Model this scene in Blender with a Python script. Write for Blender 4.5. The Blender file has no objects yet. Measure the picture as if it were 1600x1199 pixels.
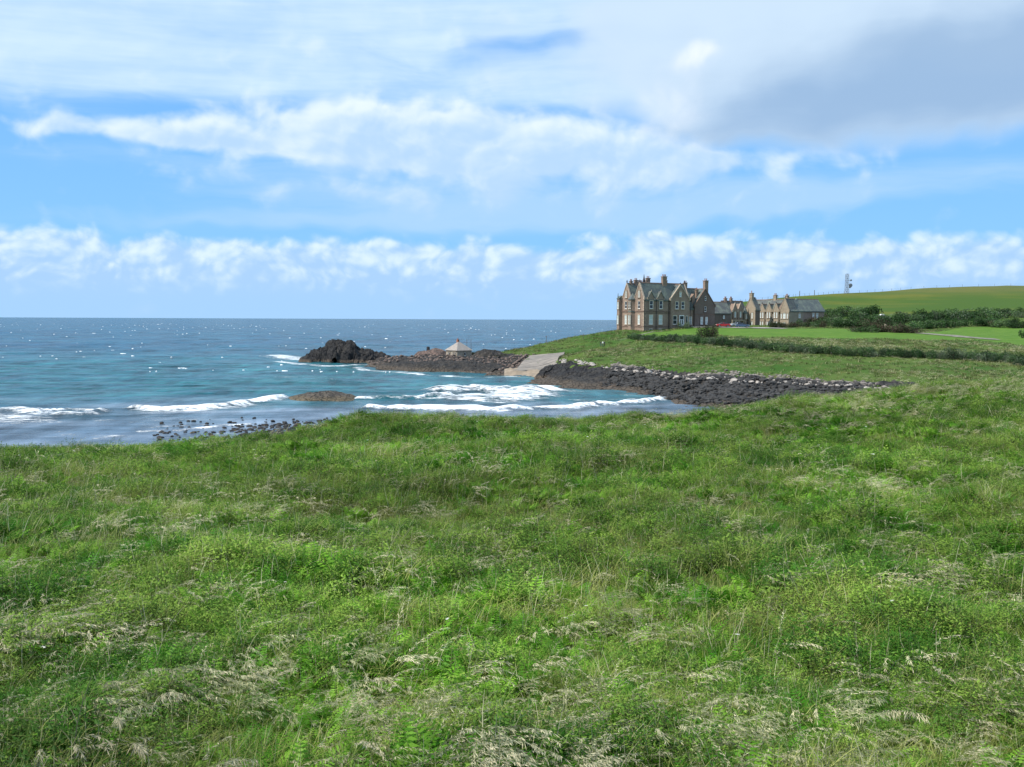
import bpy, math, random
import numpy as np
from mathutils import Vector, Matrix

random.seed(7)
rng = np.random.default_rng(11)
SC = bpy.context.scene
COL = SC.collection
R = math.radians

# ------------------------------------------------------------------ camera
FOC = 1500.0            # focal length in pixels of the 1600 px wide photograph
EYE = Vector((0.0, 0.0, 12.5))
PITCH = math.atan(100.3 / FOC)
ROLL = R(0.246)
fwd = Vector((0, math.cos(PITCH), -math.sin(PITCH)))
r0 = Vector((1, 0, 0)); u0 = r0.cross(fwd)
rgt = r0 * math.cos(ROLL) + u0 * math.sin(ROLL)
upv = u0 * math.cos(ROLL) - r0 * math.sin(ROLL)
cam_d = bpy.data.cameras.new('camera'); cam = bpy.data.objects.new('camera', cam_d)
COL.objects.link(cam)
cam_d.sensor_width = 36.0; cam_d.lens = 36.0 * FOC / 1600.0
cam_d.clip_start = 0.1; cam_d.clip_end = 90000
m = Matrix((rgt, upv, -fwd)).transposed().to_4x4(); m.translation = EYE
cam.matrix_world = m
SC.camera = cam

# ------------------------------------------------------------------ view, sun, sky
SC.view_settings.view_transform = 'Standard'
SC.view_settings.look = 'None'
SC.view_settings.exposure = 0.2
SC.view_settings.gamma = 1.0
SC.view_settings.use_curve_mapping = False
SC.cycles.max_bounces = 6; SC.cycles.diffuse_bounces = 3; SC.cycles.glossy_bounces = 2
SC.cycles.transmission_bounces = 4; SC.cycles.transparent_max_bounces = 6
SC.cycles.caustics_reflective = False; SC.cycles.caustics_refractive = False

SUN_EL = R(47); SUN_AZ = math.atan2(-0.955, -0.297)      # clockwise from +Y
sun_dir = Vector((math.sin(SUN_AZ) * math.cos(SUN_EL), math.cos(SUN_AZ) * math.cos(SUN_EL), math.sin(SUN_EL)))
sd = bpy.data.lights.new('sun', 'SUN'); sd.energy = 4.8; sd.angle = R(0.53); sd.color = (1.0, 0.95, 0.87)
sun = bpy.data.objects.new('sun', sd); COL.objects.link(sun)
sun.rotation_euler = sun_dir.to_track_quat('Z', 'Y').to_euler()


WNT = None


class X:
    """tiny arithmetic wrapper that builds math nodes"""
    def __init__(s, nt, sock): s.nt = nt; s.s = sock
    def _op(s, op, *a, clamp=False):
        n = s.nt.nodes.new('ShaderNodeMath'); n.operation = op; n.use_clamp = clamp
        for i, v in enumerate((s,) + a):
            if isinstance(v, X): s.nt.links.new(v.s, n.inputs[i])
            else: n.inputs[i].default_value = v
        return X(s.nt, n.outputs[0])
    def __add__(s, o): return s._op('ADD', o)
    __radd__ = __add__
    def __sub__(s, o): return s._op('SUBTRACT', o)
    def __rsub__(s, o): return (s * -1.0) + o
    def __mul__(s, o): return s._op('MULTIPLY', o)
    __rmul__ = __mul__
    def __truediv__(s, o): return s._op('DIVIDE', o)
    def __neg__(s): return s * -1.0
    def f(s, op, *a): return s._op(op, *a)
    def clamp(s): return s._op('ADD', 0.0, clamp=True)
    def step(s, a, b):
        n = s.nt.nodes.new('ShaderNodeMapRange'); n.interpolation_type = 'SMOOTHSTEP'
        s.nt.links.new(s.s, n.inputs[0]); n.inputs[1].default_value = a; n.inputs[2].default_value = b
        return X(s.nt, n.outputs[0])


def xyz(nt, x, y, z=0.0):
    n = nt.nodes.new('ShaderNodeCombineXYZ')
    for i, v in enumerate((x, y, z)):
        if isinstance(v, X): nt.links.new(v.s, n.inputs[i])
        else: n.inputs[i].default_value = v
    return n.outputs[0]


def noise(nt, vec, scale, detail=3.0, rough=0.5, dist=0.0, color=False):
    n = nt.nodes.new('ShaderNodeTexNoise'); n.noise_dimensions = '2D' if nt is WNT else '3D'; n.inputs['Scale'].default_value = scale
    n.inputs['Detail'].default_value = detail; n.inputs['Roughness'].default_value = rough
    n.inputs['Distortion'].default_value = dist
    if vec is not None: nt.links.new(vec, n.inputs['Vector'])
    return n.outputs['Color'] if color else X(nt, n.outputs['Fac'])


def mixc(nt, fac, a, b):
    n = nt.nodes.new('ShaderNodeMix'); n.data_type = 'RGBA'
    if isinstance(fac, X): nt.links.new(fac.s, n.inputs[0])
    else: n.inputs[0].default_value = fac
    for i, v in ((6, a), (7, b)):
        if isinstance(v, (tuple, list)): n.inputs[i].default_value = (v[0], v[1], v[2], 1)
        else: nt.links.new(v, n.inputs[i])
    return n.outputs[2]


def mulc(nt, col, val):
    n = nt.nodes.new('ShaderNodeVectorMath'); n.operation = 'SCALE'
    nt.links.new(col, n.inputs[0]) if not isinstance(col, (tuple, list)) else setattr(n.inputs[0], 'default_value', col)
    if isinstance(val, X): nt.links.new(val.s, n.inputs['Scale'])
    else: n.inputs['Scale'].default_value = val
    return n.outputs[0]


def pdir(px, py):
    u = (px - 800) / FOC; v = (599.5 - py) / FOC
    return fwd + rgt * u + upv * v


def UV(px, py):
    d = pdir(px, py).normalized()
    return math.degrees(math.atan2(d.x, d.y)), math.degrees(math.asin(d.z))


world = bpy.data.worlds.new('World'); SC.world = world; world.use_nodes = True
nt = world.node_tree; nt.nodes.clear(); WNT = nt
world.cycles.sampling_method = 'MANUAL'; world.cycles.sample_map_resolution = 256
out = nt.nodes.new('ShaderNodeOutputWorld'); bg = nt.nodes.new('ShaderNodeBackground')
nt.links.new(bg.outputs[0], out.inputs[0])
BGS = 0.1; bg.inputs['Strength'].default_value = BGS
sky = nt.nodes.new('ShaderNodeTexSky'); sky.sky_type = 'NISHITA'; sky.sun_disc = False
sky.sun_elevation = SUN_EL; sky.sun_rotation = SUN_AZ; sky.air_density = 1.0; sky.dust_density = 0.3; sky.ozone_density = 2.0
geo = nt.nodes.new('ShaderNodeTexCoord')
sep = nt.nodes.new('ShaderNodeSeparateXYZ'); nt.links.new(geo.outputs['Generated'], sep.inputs[0])
wx, wy, wz = (X(nt, sep.outputs[i]) for i in range(3))
U = wx.f('ARCTAN2', wy) * 57.2958
V = wz.f('ARCSINE') * 57.2958
P0 = xyz(nt, U * 0.55, V)
# gentle domain warp
wr = nt.nodes.new('ShaderNodeSeparateXYZ'); nt.links.new(noise(nt, P0, 0.16, 3, 0.55, color=True), wr.inputs[0])
Uw = U + (X(nt, wr.outputs[0]) - 0.5) * 9.0
Vw = V + (X(nt, wr.outputs[1]) - 0.5) * 3.0
Pw = xyz(nt, Uw * 0.6, Vw)
# billows (cumulus puffs), sampled twice so that the side towards the sun is brighter
def voro(vec, scale):
    n = nt.nodes.new('ShaderNodeTexVoronoi'); n.feature = 'F1'; n.inputs['Scale'].default_value = scale; n.voronoi_dimensions = '2D'
    nt.links.new(vec, n.inputs['Vector']); return 1.0 - X(nt, n.outputs['Distance']) * 1.15
def relief(scale, du, dv, rough=0.5, det=4):
    ux, vx = U * 0.8 + (Uw - U) * 0.35, V + (Vw - V) * 0.35
    def f(a, b):
        p = xyz(nt, ux + a, vx + b)
        return noise(nt, p, scale, det, rough) * 0.64 + voro(p, scale * 1.3) * 0.25 + voro(p, scale * 2.8) * 0.07 + noise(nt, p, scale * 5, 3, 0.5) * 0.05
    return f(0.0, 0.0), f(du, dv)
n1, n1b = relief(0.30, -0.35, 0.5)
n2, n2b = relief(0.72, -0.16, 0.24)
wisp = noise(nt, xyz(nt, Uw * 0.16, Vw), 0.5, 4, 0.6)
wisp2 = noise(nt, xyz(nt, U * 0.10, V + U * -0.03), 0.9, 4, 0.55)

def blob(cx, cy, rx, ry, amp=1.0, rot=0.0, uu=None, vv=None):
    """soft ellipse centred on a sky direction given in photo pixels"""
    u_, v_ = UV(cx, cy); uu = uu or Uw; vv = vv or Vw
    c, s = math.cos(rot), math.sin(rot)
    k = 57.3 / FOC
    du = uu - u_; dv = vv - v_
    a = (du * c + dv * s) / (rx * k); b = (dv * c - du * s) / (ry * k)
    r2 = a * a + b * b
    return (r2 * -0.7).f('EXPONENT', ) * amp if False else _exp(r2 * -0.7) * amp

def _exp(x):
    n = nt.nodes.new('ShaderNodeMath'); n.operation = 'EXPONENT'; nt.links.new(x.s, n.inputs[0]); return X(nt, n.outputs[0])

k = 1.0 / BGS
def K(c): return tuple(v * k for v in c)
# base blue, washing out to pale near the horizon
lum = mixc(nt, V.step(-2, 28), K((0.24, 0.56, 0.96)), K((0.11, 0.35, 0.84)))
tint = nt.nodes.new('ShaderNodeMix'); tint.data_type = 'RGBA'; tint.inputs[0].default_value = 0.9
nt.links.new(sky.outputs[0], tint.inputs[6]); nt.links.new(lum, tint.inputs[7])
col = tint.outputs[2]
col = mixc(nt, (1.0 - V.step(-0.5, 4.5)) * 0.75, col, K((0.36, 0.60, 0.90)))
# hazy grey streaks through the blue
fA = blob(1300, 305, 520, 26, 0.75, 0.06) + blob(700, 312, 330, 34, 0.8, 0.0) + blob(250, 253, 260, 16, 0.55, 0) + blob(330, 350, 320, 12, 0.6, 0) + blob(1200, 330, 200, 14, 0.4, 0)
aA = (fA + (wisp - 0.5) * 0.8).step(0.22, 1.0) * 0.62
col = mixc(nt, aA, col, K((0.46, 0.66, 0.92)))
# high overcast veil
fB = V.step(11.0, 13.2) * 0.92 - blob(905, 60, 110, 15, 0.75, 0.05) - blob(760, 120, 240, 26, 0.15, 0) - blob(1450, 190, 260, 60, 0.9, -0.1) - blob(1180, 205, 140, 20, 0.3, 0) + (1.0 - U.step(-31, -6)) * blob(100, 150, 600, 60, 0.35)
fB = fB + (wisp - 0.5) * 0.7 + (n1 - 0.5) * 0.25
aB = fB.step(0.18, 0.95) * 0.86
shB = ((wisp2 - 0.5) * 1.2 + 0.5 + (n1 - n1b) * 0.6).step(0.0, 1.0)
cB = mixc(nt, shB, K((0.47, 0.67, 0.93)), K((0.66, 0.82, 0.98)))
col = mixc(nt, aB, col, cB)
# middle cumulus band
fC = (blob(560, 205, 210, 38, 0.95, -0.02) + blob(760, 232, 260, 44, 1.0, -0.07) + blob(960, 245, 190, 34, 0.75, -0.12) + blob(1120, 250, 150, 16, 0.55, -0.08)
      + blob(250, 213, 260, 14, 0.7, -0.05) + blob(480, 235, 260, 16, 0.45, -0.05) + blob(690, 305, 200, 22, 0.5, 0))
fC = fC + (n1 - 0.5) * 1.9 + (n2 - 0.5) * 0.7 + (wisp - 0.5) * 0.3
aC = fC.step(0.14, 1.05) * 0.92
shC = ((n1 - n1b) * 1.8 + (n2 - n2b) * 0.6 + (fC - 0.9) * -0.25 + 0.42 + (V - UV(760, 250)[1]) * 0.13).step(0.05, 1.0)
cC = mixc(nt, shC, K((0.46, 0.65, 0.90)), K((0.78, 0.88, 0.98)))
col = mixc(nt, aC, col, cC)
# low bank over the sea
top = 4.85 + (n1 - 0.5) * 2.6 + (n2 - 0.5) * 1.4 + blob(1050, 365, 45, 18, 0.9) + blob(900, 366, 40, 8, 0.7)
fD = top - V
aD = fD.step(-0.08, 0.85) * (V.step(0.2, 2.6) * 0.45 + 0.5)
shD = ((n2 - n2b) * 1.3 + (n1 - n1b) * 0.8 + (n2 - 0.5) * 2.2 + 0.36 + (V - 3.3) * 0.22).step(-0.12, 1.25) * V.step(0.6, 2.8)
cD = mixc(nt, shD, K((0.38, 0.59, 0.88)), K((0.70, 0.84, 0.97)))
col = mixc(nt, aD, col, cD)
# heavy grey cloud, upper right
fE = blob(1330, 40, 350, 112, 1.5, 0.08) + blob(1590, 30, 260, 120, 1.0, 0.1) + blob(1120, 150, 130, 40, 0.35, -0.2) + blob(1240, 0, 300, 80, 0.6) + V.step(19, 30) * 0.25
fE = fE + (n1 - 0.5) * 0.55
aE = fE.step(0.35, 0.95) * 0.95
shE = blob(1400, 138, 290, 58, 0.85, 0.14) + blob(1580, 90, 200, 90, 0.45) + (wisp - 0.5) * 0.35 + (n1 - 0.5) * 0.5
cE = mixc(nt, shE.step(-0.05, 1.0), K((0.57, 0.72, 0.88)), K((0.31, 0.46, 0.67)))
cE = mixc(nt, ((blob(1060, 90, 48, 18, 0.8) + blob(1010, 160, 90, 30, 0.55)) * (0.4 + n2 * 1.2)).step(0.15, 1.1), cE, K((0.84, 0.90, 0.97)))
col = mixc(nt, aE, col, cE)
nt.links.new(col, bg.inputs['Color'])

# ------------------------------------------------------------------ helpers
def tag(o, label=None, cat=None, group=None, kind=None):
    for k_, v_ in (('label', label), ('category', cat), ('group', group), ('kind', kind)):
        if v_: o[k_] = v_
    return o


def empty(name, loc, rz=0.0, label=None, cat=None, group=None):
    o = bpy.data.objects.new(name, None); COL.objects.link(o)
    o.location = loc; o.rotation_euler = (0, 0, rz); o.empty_display_size = 0.3
    return tag(o, label, cat, group)


def copy_tree(o, parent=None):
    c = o.copy(); COL.objects.link(c); c.parent = parent
    for ch in list(o.children): copy_tree(ch, c)
    return c


def mesh_obj(name, verts, faces, mat, parent=None, smooth=False, mats=None, midx=None):
    me = bpy.data.meshes.new(name)
    me.from_pydata([tuple(v) for v in verts] if not isinstance(verts, np.ndarray) else verts.tolist(), [], faces if isinstance(faces, list) else faces.tolist())
    for mt in (mats or [mat]): me.materials.append(mt)
    if midx is not None: me.polygons.foreach_set('material_index', np.asarray(midx, dtype=np.int32))
    if smooth: me.polygons.foreach_set('use_smooth', np.ones(len(me.polygons), dtype=bool))
    me.update()
    o = bpy.data.objects.new(name, me); COL.objects.link(o); o.parent = parent
    return o


class MB:
    def __init__(s): s.v = []; s.f = []; s.m = []; s.cur = 0
    def add(s, vs, fs):
        b = len(s.v); s.v += [tuple(v) for v in vs]; s.f += [tuple(i + b for i in f) for f in fs]; s.m += [s.cur] * len(fs)
        return s
    def box(s, x0, x1, y0, y1, z0, z1):
        return s.add([(x0, y0, z0), (x1, y0, z0), (x1, y1, z0), (x0, y1, z0), (x0, y0, z1), (x1, y0, z1), (x1, y1, z1), (x0, y1, z1)],
                     [(0, 3, 2, 1), (4, 5, 6, 7), (0, 1, 5, 4), (1, 2, 6, 5), (2, 3, 7, 6), (3, 0, 4, 7)])
    def prism(s, poly, axis, a, b):
        """polygon (2-D) extruded along axis: 'x' -> poly in (y,z); 'y' -> poly in (x,z); 'z' -> (x,y)"""
        n = len(poly)
        def mk(p, t): return {'x': (t, p[0], p[1]), 'y': (p[0], t, p[1]), 'z': (p[0], p[1], t)}[axis]
        vs = [mk(p, a) for p in poly] + [mk(p, b) for p in poly]
        fs = [tuple(range(n))[::-1], tuple(range(n, 2 * n))] + [(i, (i + 1) % n, n + (i + 1) % n, n + i) for i in range(n)]
        return s.add(vs, fs)
    def cyl(s, p, q, r1, r2=None, n=8):
        r2 = r1 if r2 is None else r2
        p = Vector(p); q = Vector(q); d = (q - p).normalized()
        a = d.orthogonal().normalized(); b = d.cross(a)
        vs = []
        for c, r in ((p, r1), (q, r2)):
            for i in range(n):
                t = 2 * math.pi * i / n; vs.append(c + (a * math.cos(t) + b * math.sin(t)) * r)
        return s.add(vs, [tuple(range(n))[::-1], tuple(range(n, 2 * n))] + [(i, (i + 1) % n, n + (i + 1) % n, n + i) for i in range(n)])
    def build(s, name, mat, parent=None, smooth=False, mats=None):
        o = mesh_obj(name, s.v, s.f, mat, parent, smooth, mats, s.m if mats else None)
        import bmesh
        bm = bmesh.new(); bm.from_mesh(o.data); bmesh.ops.recalc_face_normals(bm, faces=bm.faces); bm.to_mesh(o.data); bm.free()
        return o


# numpy noise ---------------------------------------------------------
def _hash(ix, iy, seed):
    h = (ix.astype(np.int64) * 374761393 + iy.astype(np.int64) * 668265263 + seed * 1274126177) & 0xffffffff
    h = ((h ^ (h >> 13)) * 1274126177) & 0xffffffff
    h = (h ^ (h >> 16)) & 0xffffffff
    return h / 4294967295.0


def vnoise(x, y, seed=0):
    x = np.asarray(x, float); y = np.asarray(y, float)
    ix = np.floor(x); iy = np.floor(y); fx = x - ix; fy = y - iy
    sx = fx * fx * (3 - 2 * fx); sy = fy * fy * (3 - 2 * fy)
    a = _hash(ix, iy, seed); b = _hash(ix + 1, iy, seed); c = _hash(ix, iy + 1, seed); d = _hash(ix + 1, iy + 1, seed)
    return (a * (1 - sx) + b * sx) * (1 - sy) + (c * (1 - sx) + d * sx) * sy


def fbm(x, y, sc, oct=4, seed=0, gain=0.5):
    t = 0; a = 1; s = 0
    for i in range(oct):
        ca, sa = math.cos(i * 0.7 + 0.3), math.sin(i * 0.7 + 0.3)
        xx = (x * ca - y * sa) / sc * 2 ** i; yy = (x * sa + y * ca) / sc * 2 ** i
        t = t + a * vnoise(xx, yy, seed + i * 17); s += a; a *= gain
    return t / s


def ridged(x, y, sc, oct=4, seed=0):
    t = 0; a = 1; s = 0
    for i in range(oct):
        ca, sa = math.cos(i * 0.9 + 0.5), math.sin(i * 0.9 + 0.5)
        xx = (x * ca - y * sa) / sc * 2 ** i; yy = (x * sa + y * ca) / sc * 2 ** i
        t = t + a * (1 - np.abs(2 * vnoise(xx, yy, seed + i * 31) - 1)); s += a; a *= 0.5
    return t / s


def sstep(a, b, x):
    t = np.clip((x - a) / (b - a), 0, 1); return t * t * (3 - 2 * t)


# ------------------------------------------------------------------ materials
def new_mat(name):
    mt = bpy.data.materials.new(name); mt.use_nodes = True
    n = mt.node_tree; b = n.nodes['Principled BSDF']
    b.inputs['Roughness'].default_value = 0.85
    b.inputs['Specular IOR Level'].default_value = 0.25
    return mt, n, b


def pos(n):
    return n.nodes.new('ShaderNodeNewGeometry').outputs['Position']


def objc(n):
    return n.nodes.new('ShaderNodeTexCoord').outputs['Object']


def bump(n, b, h, strength=0.5, dist=0.1):
    bp = n.nodes.new('ShaderNodeBump'); bp.inputs['Strength'].default_value = strength; bp.inputs['Distance'].default_value = dist
    n.links.new(h.s, bp.inputs['Height']); n.links.new(bp.outputs[0], b.inputs['Normal'])


def setc(n, b, c): n.links.new(c, b.inputs['Base Color'])


def simple(name, c, rough=0.8, spec=0.25, var=0.25, scale=3.0, metal=0.0):
    mt, n, b = new_mat(name)
    v = noise(n, objc(n), scale, 4, 0.6)
    setc(n, b, mixc(n, v.step(0.3, 0.7), tuple(x * (1 - var) for x in c), tuple(min(1, x * (1 + var)) for x in c)))
    b.inputs['Roughness'].default_value = rough; b.inputs['Specular IOR Level'].default_value = spec; b.inputs['Metallic'].default_value = metal
    return mt


def stone(name, c1, c2, c3, sc=1.0):
    mt, n, b = new_mat(name)
    br = n.nodes.new('ShaderNodeTexBrick'); tc = objc(n)
    sp = n.nodes.new('ShaderNodeSeparateXYZ'); n.links.new(tc, sp.inputs[0])
    x_, y_, z_ = (X(n, sp.outputs[i]) for i in range(3))
    v = xyz(n, x_ + y_, z_, 0.0)
    n.links.new(v, br.inputs['Vector'])
    br.inputs['Scale'].default_value = 2.2 * sc
    br.inputs['Color1'].default_value = (*c1, 1); br.inputs['Color2'].default_value = (*c2, 1)
    br.inputs['Mortar'].default_value = (*c3, 1); br.inputs['Mortar Size'].default_value = 0.03
    br.offset = 0.5
    big = noise(n, tc, 0.35, 4, 0.65)
    fine = noise(n, tc, 5.0, 3, 0.7)
    c = mixc(n, big.step(0.35, 0.7) * 0.55, br.outputs['Color'], tuple(x * 0.55 for x in c1))
    c = mulc(n, c, fine * 0.7 + 0.65)
    setc(n, b, c)
    bump(n, b, fine + X(n, br.outputs['Fac']) * -0.6, 0.6, 0.05)
    b.inputs['Roughness'].default_value = 0.9
    return mt


def slate(name, c1, c2):
    mt, n, b = new_mat(name)
    tc = objc(n); sp = n.nodes.new('ShaderNodeSeparateXYZ'); n.links.new(tc, sp.inputs[0])
    x_, y_, z_ = (X(n, sp.outputs[i]) for i in range(3))
    v = xyz(n, x_ + y_, z_, 0)
    br = n.nodes.new('ShaderNodeTexBrick'); n.links.new(v, br.inputs['Vector']); br.inputs['Scale'].default_value = 3.2
    br.inputs['Color1'].default_value = (*c1, 1); br.inputs['Color2'].default_value = (*c2, 1)
    br.inputs['Mortar'].default_value = tuple(x * 0.5 for x in c1) + (1,); br.inputs['Mortar Size'].default_value = 0.02
    big = noise(n, tc, 0.5, 5, 0.65)
    c = mixc(n, big.step(0.42, 0.7) * 0.6, br.outputs['Color'], (0.20, 0.23, 0.17))
    setc(n, b, mulc(n, c, noise(n, tc, 4, 3, 0.7) * 0.6 + 0.7))
    b.inputs['Roughness'].default_value = 0.6; b.inputs['Specular IOR Level'].default_value = 0.35
    bump(n, b, X(n, br.outputs['Fac']) * -1.0, 0.5, 0.03)
    return mt


M = {}
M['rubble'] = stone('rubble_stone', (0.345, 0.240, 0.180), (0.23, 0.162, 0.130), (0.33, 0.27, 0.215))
M['rubble_shaded'] = stone('shaded_rubble_stone', (0.20, 0.15, 0.125), (0.14, 0.105, 0.092), (0.19, 0.155, 0.13))  # darker copy of the rubble, with the shade of sunless walls in its colour
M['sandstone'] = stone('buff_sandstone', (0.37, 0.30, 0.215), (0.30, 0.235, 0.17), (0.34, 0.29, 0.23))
M['trim'] = simple('dressed_sandstone', (0.42, 0.33, 0.25))
M['trim_dark'] = simple('weathered_sandstone', (0.17, 0.115, 0.09))
M['slate'] = slate('roof_slate', (0.115, 0.135, 0.125), (0.085, 0.10, 0.10))
M['slate_grey'] = slate('grey_roof_slate', (0.10, 0.105, 0.10), (0.075, 0.08, 0.08))
M['white'] = simple('white_paint', (0.80, 0.80, 0.78), 0.5, 0.4, 0.05)
M['blind'] = simple('pale_blind', (0.46, 0.50, 0.48), 0.6, 0.4, 0.08)
M['glass'] = simple('dark_glass', (0.02, 0.024, 0.03), 0.08, 0.5, 0.3)
M['lead'] = simple('dark_lead', (0.035, 0.032, 0.034), 0.6)
M['pot'] = simple('clay_pot', (0.30, 0.13, 0.08))
M['wood'] = simple('weathered_wood', (0.13, 0.105, 0.085))
M['steel'] = simple('galvanised_steel', (0.20, 0.21, 0.23), 0.5, 0.5, 0.1)
M['worn'] = simple('worn_track', (0.20, 0.19, 0.15), 0.95, 0.1, 0.35, 0.8)
M['gravel'] = simple('pale_gravel', (0.30, 0.28, 0.25), 0.95, 0.1, 0.25, 1.5)


def rock_mat(name, c1, c2, c3, ztide=0.9):
    mt, n, b = new_mat(name)
    p = pos(n)
    a = noise(n, p, 0.5, 6, 0.65); f_ = noise(n, p, 3.0, 4, 0.7)
    vo = n.nodes.new('ShaderNodeTexVoronoi'); vo.inputs['Scale'].default_value = 1.1; vo.feature = 'DISTANCE_TO_EDGE'; n.links.new(p, vo.inputs['Vector'])
    cr = X(n, vo.outputs['Distance']).step(0.0, 0.12)
    c = mixc(n, a.step(0.38, 0.66), c1, c2)
    sp = n.nodes.new('ShaderNodeSeparateXYZ'); n.links.new(p, sp.inputs[0]); z_ = X(n, sp.outputs[2])
    # weed and barnacle zone close to the tide line
    tide = (1.0 - (z_ + (a - 0.5) * 1.2).step(ztide - 0.35, ztide + 0.35)) * 0.85
    c = mixc(n, tide, c, c3)
    c = mulc(n, c, (f_ * 1.0 + 0.45) * (cr * 0.55 + 0.45))
    setc(n, b, c); bump(n, b, f_ + cr * 0.5, 1.0, 0.25)
    b.inputs['Roughness'].default_value = 0.8
    return mt


M['basalt'] = rock_mat('black_basalt', (0.022, 0.021, 0.022), (0.046, 0.042, 0.038), (0.12, 0.088, 0.062))
M['reef'] = rock_mat('weedy_reef_rock', (0.070, 0.058, 0.050), (0.115, 0.095, 0.072), (0.16, 0.125, 0.075), 0.6)
M['red_rock'] = rock_mat('reddish_rock', (0.19, 0.125, 0.10), (0.13, 0.10, 0.085), (0.12, 0.09, 0.07))
M['shore'] = rock_mat('shore_rock', (0.028, 0.027, 0.026), (0.066, 0.056, 0.046), (0.105, 0.082, 0.060), 0.8)


def leaf_mat(name, c1, c2, c3=None, trans=0.28, psc=0.16, dark=None):
    mt, n, b = new_mat(name)
    n.nodes.remove(b); o = n.nodes['Material Output']
    d = n.nodes.new('ShaderNodeBsdfDiffuse'); t = n.nodes.new('ShaderNodeBsdfTranslucent'); g = n.nodes.new('ShaderNodeBsdfGlossy')
    g.inputs['Roughness'].default_value = 0.5; g.inputs['Color'].default_value = (1, 1, 1, 1)
    p = pos(n); oi = n.nodes.new('ShaderNodeObjectInfo')
    rnd = X(n, oi.outputs['Random'])
    c = mixc(n, noise(n, p, psc, 4, 0.6).step(0.40, 0.60), c1, c2)
    if c3: c = mixc(n, (rnd * 0.5 + noise(n, p, psc * 4, 3, 0.6)).step(0.62, 0.95) * 0.7, c, c3)
    c = mulc(n, c, (rnd * 0.9 + 0.55) * (noise(n, p, 0.11, 3, 0.6) * 1.5 + 0.06))
    n.links.new(c, d.inputs[0]); n.links.new(c, t.inputs[0])
    m1 = n.nodes.new('ShaderNodeMixShader'); m1.inputs[0].default_value = trans
    n.links.new(d.outputs[0], m1.inputs[1]); n.links.new(t.outputs[0], m1.inputs[2])
    m2 = n.nodes.new('ShaderNodeMixShader'); m2.inputs[0].default_value = 0.008
    n.links.new(m1.outputs[0], m2.inputs[1]); n.links.new(g.outputs[0], m2.inputs[2])
    n.links.new(m2.outputs[0], o.inputs[0])
    return mt


M['blade'] = leaf_mat('grass_blade', (0.082, 0.210, 0.016), (0.200, 0.270, 0.042), (0.38, 0.38, 0.13))
M['fern'] = leaf_mat('bracken_leaf', (0.055, 0.240, 0.010), (0.105, 0.310, 0.016), (0.20, 0.35, 0.035))
M['herb'] = leaf_mat('herb_leaf', (0.052, 0.170, 0.016), (0.112, 0.250, 0.028), (0.22, 0.30, 0.05))
M['bank_blade'] = leaf_mat('bank_grass_blade', (0.042, 0.115, 0.014), (0.095, 0.140, 0.030), (0.24, 0.20, 0.09), 0.25, 0.09)
M['plume'] = leaf_mat('seed_plume', (0.80, 0.75, 0.47), (0.66, 0.66, 0.36), (0.60, 0.50, 0.36), 0.35)
M['straw'] = leaf_mat('dry_straw', (0.56, 0.52, 0.33), (0.46, 0.45, 0.26), None, 0.3)
M['stem'] = leaf_mat('green_stem', (0.11, 0.15, 0.05), (0.15, 0.18, 0.07), None, 0.2)
M['umbel'] = simple('white_flower', (0.75, 0.74, 0.66), 0.8, 0.1, 0.05)
M['scrub'] = leaf_mat('scrub_leaf', (0.034, 0.092, 0.024), (0.052, 0.118, 0.032), (0.080, 0.135, 0.048), 0.2, 0.08)
M['scrub_grey'] = leaf_mat('silvery_scrub_leaf', (0.055, 0.095, 0.048), (0.085, 0.125, 0.068), (0.14, 0.165, 0.11), 0.2, 0.15)
M['scrub_brown'] = leaf_mat('brownish_scrub_leaf', (0.075, 0.062, 0.042), (0.055, 0.070, 0.035), (0.10, 0.065, 0.050), 0.15, 0.1)


def ground_mat():
    mt, n, b = new_mat('grassland')
    p = pos(n)
    sp = n.nodes.new('ShaderNodeSeparateXYZ'); n.links.new(p, sp.inputs[0])
    x_, y_, z_ = (X(n, sp.outputs[i]) for i in range(3))
    big = noise(n, p, 0.035, 5, 0.6); mid = noise(n, p, 0.22, 5, 0.65); fine = noise(n, p, 1.6, 4, 0.7)
    at = n.nodes.new('ShaderNodeAttribute'); at.attribute_name = 'lawn'; lawn = X(n, at.outputs['Fac'])
    at2 = n.nodes.new('ShaderNodeAttribute'); at2.attribute_name = 'hill'; hill = X(n, at2.outputs['Fac'])
    rough = mixc(n, (big * 0.6 + mid * 0.5).step(0.40, 0.68), (0.038, 0.092, 0.014), (0.088, 0.128, 0.030))
    rough = mixc(n, mid.step(0.60, 0.78) * 0.6, rough, (0.135, 0.115, 0.060))
    lw = mixc(n, mid.step(0.3, 0.7), (0.072, 0.152, 0.022), (0.108, 0.185, 0.032))
    # hill pasture with drier yellow sweeps
    hn = noise(n, xyz(n, x_ * 0.012, y_ * 0.012, z_ * 0.16), 1.0, 4, 0.6)
    hl = mixc(n, hn.step(0.45, 0.66), (0.055, 0.102, 0.018), (0.112, 0.126, 0.022))
    hl = mixc(n, z_.step(24, 33) * 0.5, hl, (0.125, 0.120, 0.055))
    c = mixc(n, hill, rough, hl); c = mixc(n, lawn, c, lw)
    c = mulc(n, c, fine * 0.7 + 0.65)
    setc(n, b, c); bump(n, b, fine + mid, 0.7, 0.35)
    b.inputs['Roughness'].default_value = 0.95; b.inputs['Specular IOR Level'].default_value = 0.08
    return mt


M['ground'] = ground_mat()
M['sand'] = simple('wet_sand', (0.27, 0.21, 0.15), 0.7, 0.3, 0.2, 0.6)


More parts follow.
